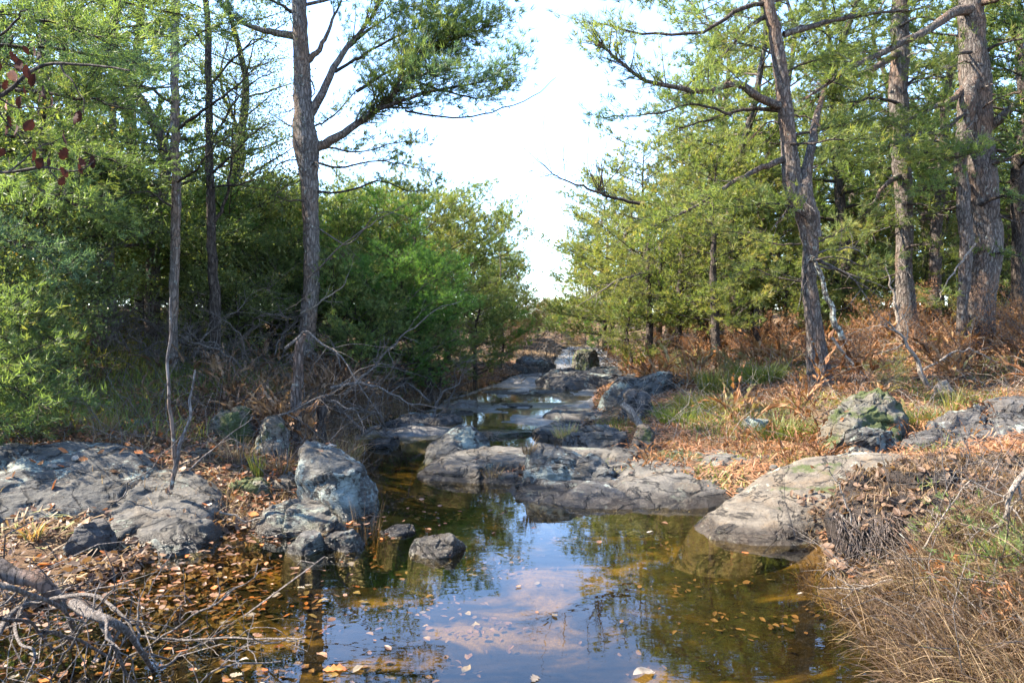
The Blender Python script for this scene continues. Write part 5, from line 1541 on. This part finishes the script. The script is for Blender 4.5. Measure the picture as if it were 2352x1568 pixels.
tuft_thing('short brown tuft in the cleft left of the lichen boulder', 1215, 1110, 6.55, 110, .2, 'drygrass', .9, .005, 9, r=.06, tint=.3)
tuft_thing('grass tuft hanging off the front edge of the shelf', 1130, 1105, 6.7, 110, .15, 'drygrass', 1.0, .005, 10, r=.09, tint=.5)
tuft_thing('small yellow plant in front of the long slab', 75, 1215, 4.5, 46, .18, 'bracken', .8, .016, 11, name='dry_plant', cat='plant', r=.04, tint=.9)
tuft_thing('dark green moss cushion on the rock lip', 1165, 992, 9.0, 300, .06, 'moss', .7, .008, 12, name='moss_cushion', cat='moss', r=.14)
tuft_thing('olive yellow grass bush beside the pale slab', 1640, 905, 10.2, 420, .36, 'greengrass', .5, .014, 13, r=.22, tint=.7)
tuft_thing('rounded olive bush right of the pale stone', 1740, 900, 10.4, 800, .34, 'greengrass', .7, .014, 14, r=.35, tint=.45)
tuft_thing('pale green mound of grass in front of the pale slab', 1625, 935, 9.3, 800, .26, 'greengrass', .9, .014, 15, r=.42, tint=.75)
tuft_thing('mossy green clump beside the yellow bracken', 1570, 975, 8.6, 700, .24, 'greengrass', .9, .013, 16, r=.34, tint=.3)
tuft_thing('dull green low shrub on the right bank, wider than tall', 1790, 1010, 7.4, 900, .26, 'greengrass', .8, .010, 17, r=.40, tint=.35)
tuft_thing('green moss mound right of the pointed rock', 2110, 985, 7.4, 900, .22, 'greengrass', 1.0, .011, 18, r=.42, tint=.35)
tuft_thing('tall yellow green stem clump above the dark outcrop', 2190, 985, 7.3, 70, .4, 'greengrass', .25, .008, 19, r=.06, tint=.8)
tuft_thing('green grass clump near the yellow sapling at the far bend', 1470, 830, 16, 220, .5, 'greengrass', .6, .02, 20, r=.4, tint=.6)
tuft_thing('rusty grass heap on the left of the driftwood', 1360, 990, 8.8, 420, .16, 'bracken', 1.1, .008, 21, r=.36, tint=.5)
tuft_thing('olive tuft in the notch of the upper pool edge', 1300, 1020, 8.2, 180, .2, 'drygrass', .8, .007, 22, r=.15, tint=.95)

# root bank at lower right: dark turf lip with hanging roots
root_m = M['rock_soil'] = rock_mat('dark_soil', (.035, .026, .021), (.07, .05, .04), (.014, .011, .01), 0.0, (.06, .045, .04), wet=False)
o = rock('dark undercut turf bank bound with hanging roots above the right pool',
         [P(1915, 1200, 4.35)[:2], P(2050, 1210, 4.15)[:2], P(2250, 1210, 4.0)[:2], P(2480, 1200, 3.9)[:2], P(2520, 1100, 4.8)[:2], P(2300, 1090, 5.1)[:2], P(2060, 1100, 4.9)[:2], P(1930, 1130, 4.7)[:2]],
         .06, .50, root_m, 6.0, (.05, .05), 80, .07, 160, 40, name='turf_bank', cat='bank', facets=5, cells=14)
tb = o
build_bvh()
g = np.random.default_rng(81)
mb = MB()
for q in range(900):
    u = g.uniform(1905, 2420)
    d = np.interp(u, [1915, 2050, 2250, 2480], [4.30, 4.10, 3.95, 3.85]) + g.uniform(-.10, .10)
    tp_ = P(u, 1150, d)
    top = np.array([tp_[0], tp_[1], cast(tp_[0], tp_[1])[0] + .01])
    ln = g.uniform(.06, .34)
    e = top + np.array([g.normal() * .12, -.16 + g.normal() * .08, -ln])
    mb.tube([top, (top + e) / 2 + g.normal(size=3) * .03 + np.array([0, -.04, 0]), e], [g.uniform(.002, .006), .003, .0012], 4, cap=False)
ro = mb.build('roots', M['bark_pine'], tb)
ro.matrix_parent_inverse = tb.matrix_basis.inverted()
mb = MB()
x, y = g.uniform(2.1, 3.6, 2600), g.uniform(4.1, 5.0, 2600)
z = np.array([cast(a, b_)[0] for a, b_ in zip(x, y)])
blades(mb, x, y, z, g, .14, .005, 1.2, g.uniform(0, .7, len(x)), None, 5)
to = mb.build('turf', M['drygrass'], tb, smooth=False)
to.matrix_parent_inverse = tb.matrix_basis.inverted()


leaf_litter('leaf_litter', 'matted brown leaves and straw on top of the dark turf bank', 1500, (2.0, 4.0), (4.1, 5.2), 'deadbrush', (.03, .07), 66, onrock=1, lift=.02)


# near right: cedar sprays, bare pale branch, rusty frond
def sprig(label, base_uvd, limbs, matn, wood='bark_warm', tuft=.05, k=10, width=.006, name='cedar_sapling', cat='sapling', seed=1, sub=.5, dens=1.5, tint=.5):
    b = P(*base_uvd)
    b[2] = cast(b[0], b[1])[0]
    root = empty(name, tuple(b), label, cat)
    g = np.random.default_rng(seed)
    for lp in limbs:
        wo, fo = MB(), MB()
        pts = [P(*q) - b for q in lp]
        bough(wo, fo, [np.zeros(3)] + pts if len(pts) < 3 else pts, .010, 'pine', dens, sub, .1, g, tuft=tuft, width=width, k=k, base_tint=tint, sides=6)
        lo = wo.build('stem', M[wood], root)
        fo.build('foliage', M[matn], lo, smooth=False)
    return root


sprig('bright green cedar sapling at the right edge of the dry grass', (2330, 1430, 3.3), [[(2330, 1430, 3.3), (2320, 1340, 3.2), (2290, 1280, 3.15), (2280, 1390, 3.1)], [(2330, 1430, 3.3), (2345, 1330, 3.2), (2340, 1270, 3.2)], [(2330, 1430, 3.3), (2360, 1350, 3.1), (2370, 1250, 3.1)]], 'pine', seed=3, tint=.6)
sprig('dull green cedar sprig under the turf lip', (2230, 1260, 3.9), [[(2230, 1260, 3.9), (2220, 1200, 3.8), (2200, 1170, 3.7)], [(2230, 1260, 3.9), (2250, 1210, 3.75), (2290, 1190, 3.7)], [(2230, 1260, 3.9), (2200, 1240, 3.75), (2170, 1200, 3.7)]], 'pine', seed=4, tint=.65)
sprig('rusty dead frond drooping in the dry grass on the right', (2225, 1350, 3.3), [[(2225, 1350, 3.3), (2240, 1330, 3.1), (2255, 1400, 3.0), (2275, 1470, 2.95)]], 'bracken', seed=5, tint=.15, name='dead_fern', cat='fern', tuft=.05, width=.010, sub=.25)
sprig('small rusty dead sprig beside the bright cedar', (2350, 1420, 3.2), [[(2350, 1420, 3.2), (2345, 1330, 3.05), (2350, 1380, 2.98)]], 'bracken', seed=6, tint=.3, name='dead_fern', cat='fern', tuft=.04, width=.008, sub=.25)
dead_branch('bare silvery forked branch hanging at the right edge', D(3.4, (2360, 1080), (2335, 1110), (2310, 1160), (2315, 1240), (2335, 1300), (2360, 1350)), .016, 'palewood', 18, .3, 91, sub2=3, wob=.03)
for q, (pp, lb) in enumerate([(((1990, 1480), (1900, 1495), (1790, 1510)), 'long dry stalk reaching out over the pool from the right bank'), (((2050, 1330), (1960, 1350), (1880, 1350)), 'bent dry stalk just above the water by the turf bank'),
                              (((1955, 1200), (1935, 1130), (1905, 1080)), 'thin bare upright stem in front of the tan rock tongue'), (((2050, 1420), (1950, 1450), (1860, 1500), (1800, 1530)), 'drooping stalk touching the water below the dry grass'),
                              (((2120, 1260), (2170, 1180), (2230, 1100)), 'long tan stem leaning across the turf lip'), (((2300, 1500), (2280, 1380), (2260, 1250)), 'tall straw stem beside the rusty frond')]):
    dead_branch(lb, D(3.6, *pp), .005, 'palewood', 4, .15, 300 + q, name='dry_stalk', cat='stalk', sub2=1, wob=.03)

# ------------------------------------------------------------------ leaves one could pick up
def leaf_mesh(kind, seed):
    g = np.random.default_rng(seed)
    if kind == 'oak':
        prof = [(0, .0), (.1, .10), (.2, .26), (.3, .16), (.42, .36), (.53, .20), (.66, .38), (.78, .2), (.88, .22), (1, 0)]
    else:
        prof = [(0, 0), (.12, .14), (.3, .29), (.5, .34), (.7, .27), (.88, .13), (1, 0)]
    t, w_ = np.array(prof).T
    cx, cu = g.uniform(-.5, .9), g.uniform(.1, .7)
    mid = np.stack([t - .5, np.zeros_like(t), cx * .4 * (t - .5) ** 2 + .03 * np.sin(t * 7 + seed)], -1)
    v = [mid]
    for sg in (-1, 1):
        e = mid.copy()
        wj = w_ * g.uniform(.8, 1.15, len(w_))
        e[:, 1] += sg * wj
        e[:, 2] += cu * wj * .6 + g.normal(size=len(t)) * .015
        v.append(e)
    v = np.concatenate(v)
    k = len(t)
    f = [[i, i + 1, k + i + 1, k + i] for i in range(k - 1)] + [[i + 1, i, 2 * k + i, 2 * k + i + 1] for i in range(k - 1)]
    mb = MB()
    mb.add(v, f)
    return mb


def leaf_mat(name, c0, c1, spec=.4, rough=.45):
    m, n, out = mat(name)
    oi = n.nodes.new('ShaderNodeObjectInfo')
    base = ramp(n, oi.outputs['Random'], [(0, c0), (1, c1)])
    nz = noise_tex(n, coords(n, 'Object', (1, 1, 1)), 4, 5)
    col = mix(n, ramp(n, nz, [(.42, (0, 0, 0)), (.7, (.7, .7, .7))]), base, tuple(c * .45 for c in c0))
    b = N(n, 'ShaderNodeBsdfPrincipled', Roughness=rough)
    b.inputs['Specular IOR Level'].default_value = spec
    L(n, col, b.inputs['Base Color'])
    tr = n.nodes.new('ShaderNodeBsdfTranslucent')
    L(n, col, tr.inputs['Color'])
    ms = N(n, 'ShaderNodeMixShader')
    ms.inputs[0].default_value = .25
    L(n, b.outputs[0], ms.inputs[1]); L(n, tr.outputs[0], ms.inputs[2])
    L(n, ms.outputs[0], out.inputs['Surface'])
    return m


LM = {'brown': leaf_mat('brown_leaf', (.17, .085, .045), (.30, .17, .10)), 'orange': leaf_mat('orange_leaf', (.36, .10, .025), (.46, .17, .05)), 'pale': leaf_mat('pale_leaf', (.17, .14, .115), (.30, .26, .215)), 'red': leaf_mat('dark_red_leaf', (.030, .010, .006), (.055, .016, .010), .1, .75), 'sunk': leaf_mat('sunken_leaf', (.13, .10, .065), (.30, .25, .18))}
LP = {}
for kd in ('oak', 'oval'):
    for cn in LM:
        for q in range(2):
            o = leaf_mesh(kd, q * 3 + (0 if kd == 'oak' else 9)).build('fallen_leaf', LM[cn])
            LP.setdefault(cn, []).append(o.data)
            bpy.data.objects.remove(o)


def put_leaf(name, loc, cn, size, rot, label=None, group=None, parent=None, g=RNG):
    o = bpy.data.objects.new(name, LP[cn][g.integers(0, 4)])
    C.objects.link(o)
    o.location, o.rotation_euler = loc, rot
    o.scale = (size, size * g.uniform(.8, 1.05), size)
    if parent is not None:
        o.parent = parent
    else:
        tag(o, label, 'leaf', group)
    return o


g = np.random.default_rng(21)
cnt = {'f': 0, 's': 0, 'l': 0}
while cnt['f'] < 70:
    y = g.uniform(2.8, 6.2)
    x = g.uniform(-2.4, 2.0)
    if inside(np.array([x]), np.array([y]))[0] < .05 or g.uniform() > (1.0 if x < -1.0 + .35 * g.normal() else .05):
        continue
    z, nn, wet_ = cast(x, y, True)
    if not wet_:
        continue
    put_leaf('fallen_leaf', (x, y, z + .002), g.choice(['brown', 'sunk', 'orange', 'brown', 'pale', 'brown', 'sunk', 'brown']), g.uniform(.035, .075), (g.normal() * .07, g.normal() * .07, g.uniform(0, 6.28)), 'fallen leaf floating on the surface of the creek', 'leaves floating on the creek', g=g)
    cnt['f'] += 1
while cnt['s'] < 60:
    y = g.uniform(2.9, 6.0)
    x = g.uniform(-2.2, 1.9)
    if inside(np.array([x]), np.array([y]))[0] < .15 or (x > -.2 and g.uniform() > .10):
        continue
    put_leaf('fallen_leaf', (x, y, drop(x, y) + .012), 'sunk', g.uniform(.05, .09), (g.normal() * .12, g.normal() * .12, g.uniform(0, 6.28)), 'sunken leaf lying on the sandy stream bed', 'leaves sunk on the stream bed', g=g)
    cnt['s'] += 1
while cnt['l'] < 85:
    y = g.uniform(3.3, 6.6)
    x = g.uniform(-4.4, -1.4)
    if inside(np.array([x]), np.array([y]))[0] > -.02 or abs(x / y) > .74:
        continue
    z, nn, _ = cast(x, y)
    put_leaf('fallen_leaf', (x, y, z + .02), g.choice(['brown', 'orange', 'orange', 'pale', 'brown']), g.uniform(.06, .10), (g.normal() * .45, g.normal() * .45, g.uniform(0, 6.28)), 'dry curled leaf lying on the left shore', 'dry leaves on the left shore', g=g)
    cnt['l'] += 1
put_leaf('fallen_leaf', tuple(G(1480, 1545, .006)), 'pale', .12, (.05, .1, .4), 'large pale leaf floating at the bottom edge right of the sky reflection')
put_leaf('fallen_leaf', tuple(G(1228, 1556, .006)), 'pale', .07, (.3, .1, 1.2), 'small cream leaf floating inside the sky reflection')
put_leaf('fallen_leaf', tuple(G(770, 1535, .006)), 'orange', .11, (.05, .1, .2), 'rusty oak leaf floating left of the sky reflection')
# thin leaf film of the left shallows
leaf_litter('wet_leaves', 'wet brown leaves matted in the left shallows', 2600, (-2.7, -.7), (2.6, 5.2), 'deadbrush', (.05, .09), 31, keep=lambda x, y, g: (np.abs(x - np.interp(y, EY, EL) - .15) < .4 + .2 * n2(x, y, 1.3, 3.0)), onrock=.02, lift=.02)

def raft(n, seed):
    g = np.random.default_rng(seed)
    x, y = g.uniform(-2.6, .4, n * 6), g.uniform(2.6, 5.6, n * 6)
    t = x - np.interp(y, EY, EL)
    ok = (inside(x, y) > -.1) & (g.uniform(size=len(x)) < np.exp(-np.maximum(t - .25, 0) / .42) * np.clip(.75 + 1.6 * n2(x, y * 1.6, 1.6, 91.0, 3), .03, 1))
    x, y = x[ok][:n], y[ok][:n]
    k = len(x)
    zz = np.maximum(height(x, y), 0.0) + g.uniform(.001, .02, k)
    sink = g.uniform(size=k) < .84
    zz = np.where(sink, height(x, y) + .01, zz)
    nn = unit(g.normal(size=(k, 3)) * .16 + np.array([0, 0, 1]))
    d = unit(g.normal(size=(k, 3)) * np.array([1, 1, .08]))
    l_ = g.uniform(.022, .062, k)
    mb = MB()
    litter(mb, np.stack([x, y, zz], -1), d, nn, l_, l_ * g.uniform(.42, .72, k), np.clip(g.beta(1.0, 2.2, k), 0, 1), g)
    return tag(mb.build('leaf_raft', M['deadleaf'], smooth=False), 'raft of small soggy brown leaves drifting in the left shallows', 'leaf litter', kind='stuff')


raft(3400, 77)
g = np.random.default_rng(78)
x, y = g.uniform(-2.4, 2.2, 9000), g.uniform(2.6, 8.5, 9000)
ok = (inside(x, y) > .08) & (n2(x, y * 1.3, 1.3, 14.0, 3) + g.normal(size=len(x)) * .12 > .12 + np.clip(x * .12, 0, .3))
x, y = x[ok][:1100], y[ok][:1100]
k = len(x)
mb = MB()
l_ = g.uniform(.025, .06, k)
litter(mb, np.stack([x, y, height(x, y) + g.uniform(.004, .03, k)], -1), unit(g.normal(size=(k, 3)) * np.array([1, 1, .15])), unit(g.normal(size=(k, 3)) * .25 + np.array([0, 0, 1])), l_, l_ * g.uniform(.4, .7, k), g.uniform(0, .5, k), g)
tag(mb.build('sunken_leaves', M['deadbrush'], smooth=False), 'drifts of dark drowned leaves on the stream bed', 'leaf litter', kind='stuff')

# overhanging oak sapling with dark red leaves, rooted on the left bank just outside the picture
b = P(-330, 1100, 3.7)
b[2] = drop(b[0], b[1])
oak = empty('oak_sapling', tuple(b), 'overhanging sapling limb with hanging dark red leaves at the upper left', 'sapling')
mb = MB()
mb.tube(smooth_curve([np.zeros(3) - [0, 0, .1], P(-320, 700, 3.7) - b, P(-300, 300, 3.6) - b, P(-310, -100, 3.6) - b], 30, .05, 3), np.linspace(.035, .015, 30), 9, rough=.15)
mb.build('trunk', M['bark_dark'], oak)
for q, (lp, r_) in enumerate([([(-300, 330), (-150, 280), (0, 220), (70, 165), (130, 145), (230, 152), (300, 165)], .014), ([(-10, 222), (50, 248), (100, 245), (145, 228)], .006), ([(140, 150), (165, 190), (190, 225), (193, 262)], .006), ([(-310, 430), (-120, 400), (20, 395), (110, 385), (170, 395), (215, 372)], .010), ([(-300, 250), (-100, 150), (20, 60), (60, 20)], .010), ([(20, 395), (90, 340), (140, 320)], .005), ([(-20, 222), (20, 290), (60, 330), (80, 395)], .005), ([(110, 385), (140, 420), (155, 450)], .004)]):
    mb = MB()
    mb.tube(smooth_curve([P(u, v, 3.55 + .08 * math.sin(q + u * .01)) - b for u, v in lp], 24, .03, q), np.linspace(r_, r_ * .35, 24), 6, rough=.15)
    mb.build('limb', M['bark_dark'], oak)
g = np.random.default_rng(61)
LV = [(45, 150), (62, 165), (30, 175), (75, 185), (12, 195), (172, 272), (180, 268), (150, 316), (100, 212), (92, 225), (20, 280), (12, 300), (35, 300), (66, 288), (5, 350), (20, 372), (75, 355), (90, 375), (110, 372), (146, 352), (148, 395), (142, 415), (183, 388), (188, 372), (212, 372), (60, 115), (80, 118), (-15, 330), (-30, 180), (45, 235), (15, 240), (120, 232), (30, 130), (-10, 150), (55, 210)]
for u, v in LV:
    p = P(u, v, 3.5 + g.uniform(-.12, .15)) - b
    put_leaf('leaf', tuple(p), 'orange' if g.uniform() < .08 else 'red', g.uniform(.05, .082), (g.uniform(1.0, 2.0), g.uniform(-.6, .6) + 1.57, g.uniform(0, 6.28)), parent=oak, g=g)

shr2 = [auto_tree('far_shrub', 'x', 'shrub', 1.7, .03, .04, 1.0, 22, 390 + k, ['leaf', 'pine'][k], ('deadwood', ['deadbrush', 'bush'][k]), 1.3, .12, [.03, .018][k], 8, .35, 'round', sub=.5, base_tint=.6) for k in range(2)]
line_up(shr2, farS, 'low scrub at the far bend of the stream below the sky gap', 'low scrub at the far bend of the stream')

dsp = [(U(u, d), d, sc_, k) for u, d, sc_, k in [(q_[0], q_[1], q_[2] * .72, q_[3]) for q_ in [(2000, 11.5, .55, 0), (2130, 10.2, .5, 0), (2300, 10.5, .6, 0), (1960, 10.6, .42, 0), (2210, 9.6, .42, 0), (1800, 12.5, .5, 0), (1700, 12.8, .45, 0), (1590, 14, .5, 0), (2360, 9.4, .5, 0), (2080, 12.8, .6, 0), (1850, 11.2, .38, 0), (1530, 16, .55, 0), (1690, 10.6, .3, 1), (1560, 12.2, .3, 1), (2040, 9.0, .28, 1), (1420, 17.5, .5, 0), (2250, 12.8, .55, 1)]]]
shr3 = [auto_tree('dry_shrub', 'x', 'shrub', 1.7, .02, .03, 1.1, 22, 395 + k, 'leaf', ('deadwood', ['bracken', 'leaf'][k]), [.7, 1.2][k], .12, [.028, .024][k], 5, .5, 'round', sub=.5, base_tint=[.35, .7][k], snags=14) for k in range(2)]
line_up(shr3, dsp, 'dry twiggy shrub with rusty leaves under the right hand pines', 'dry shrubs on the right bank')
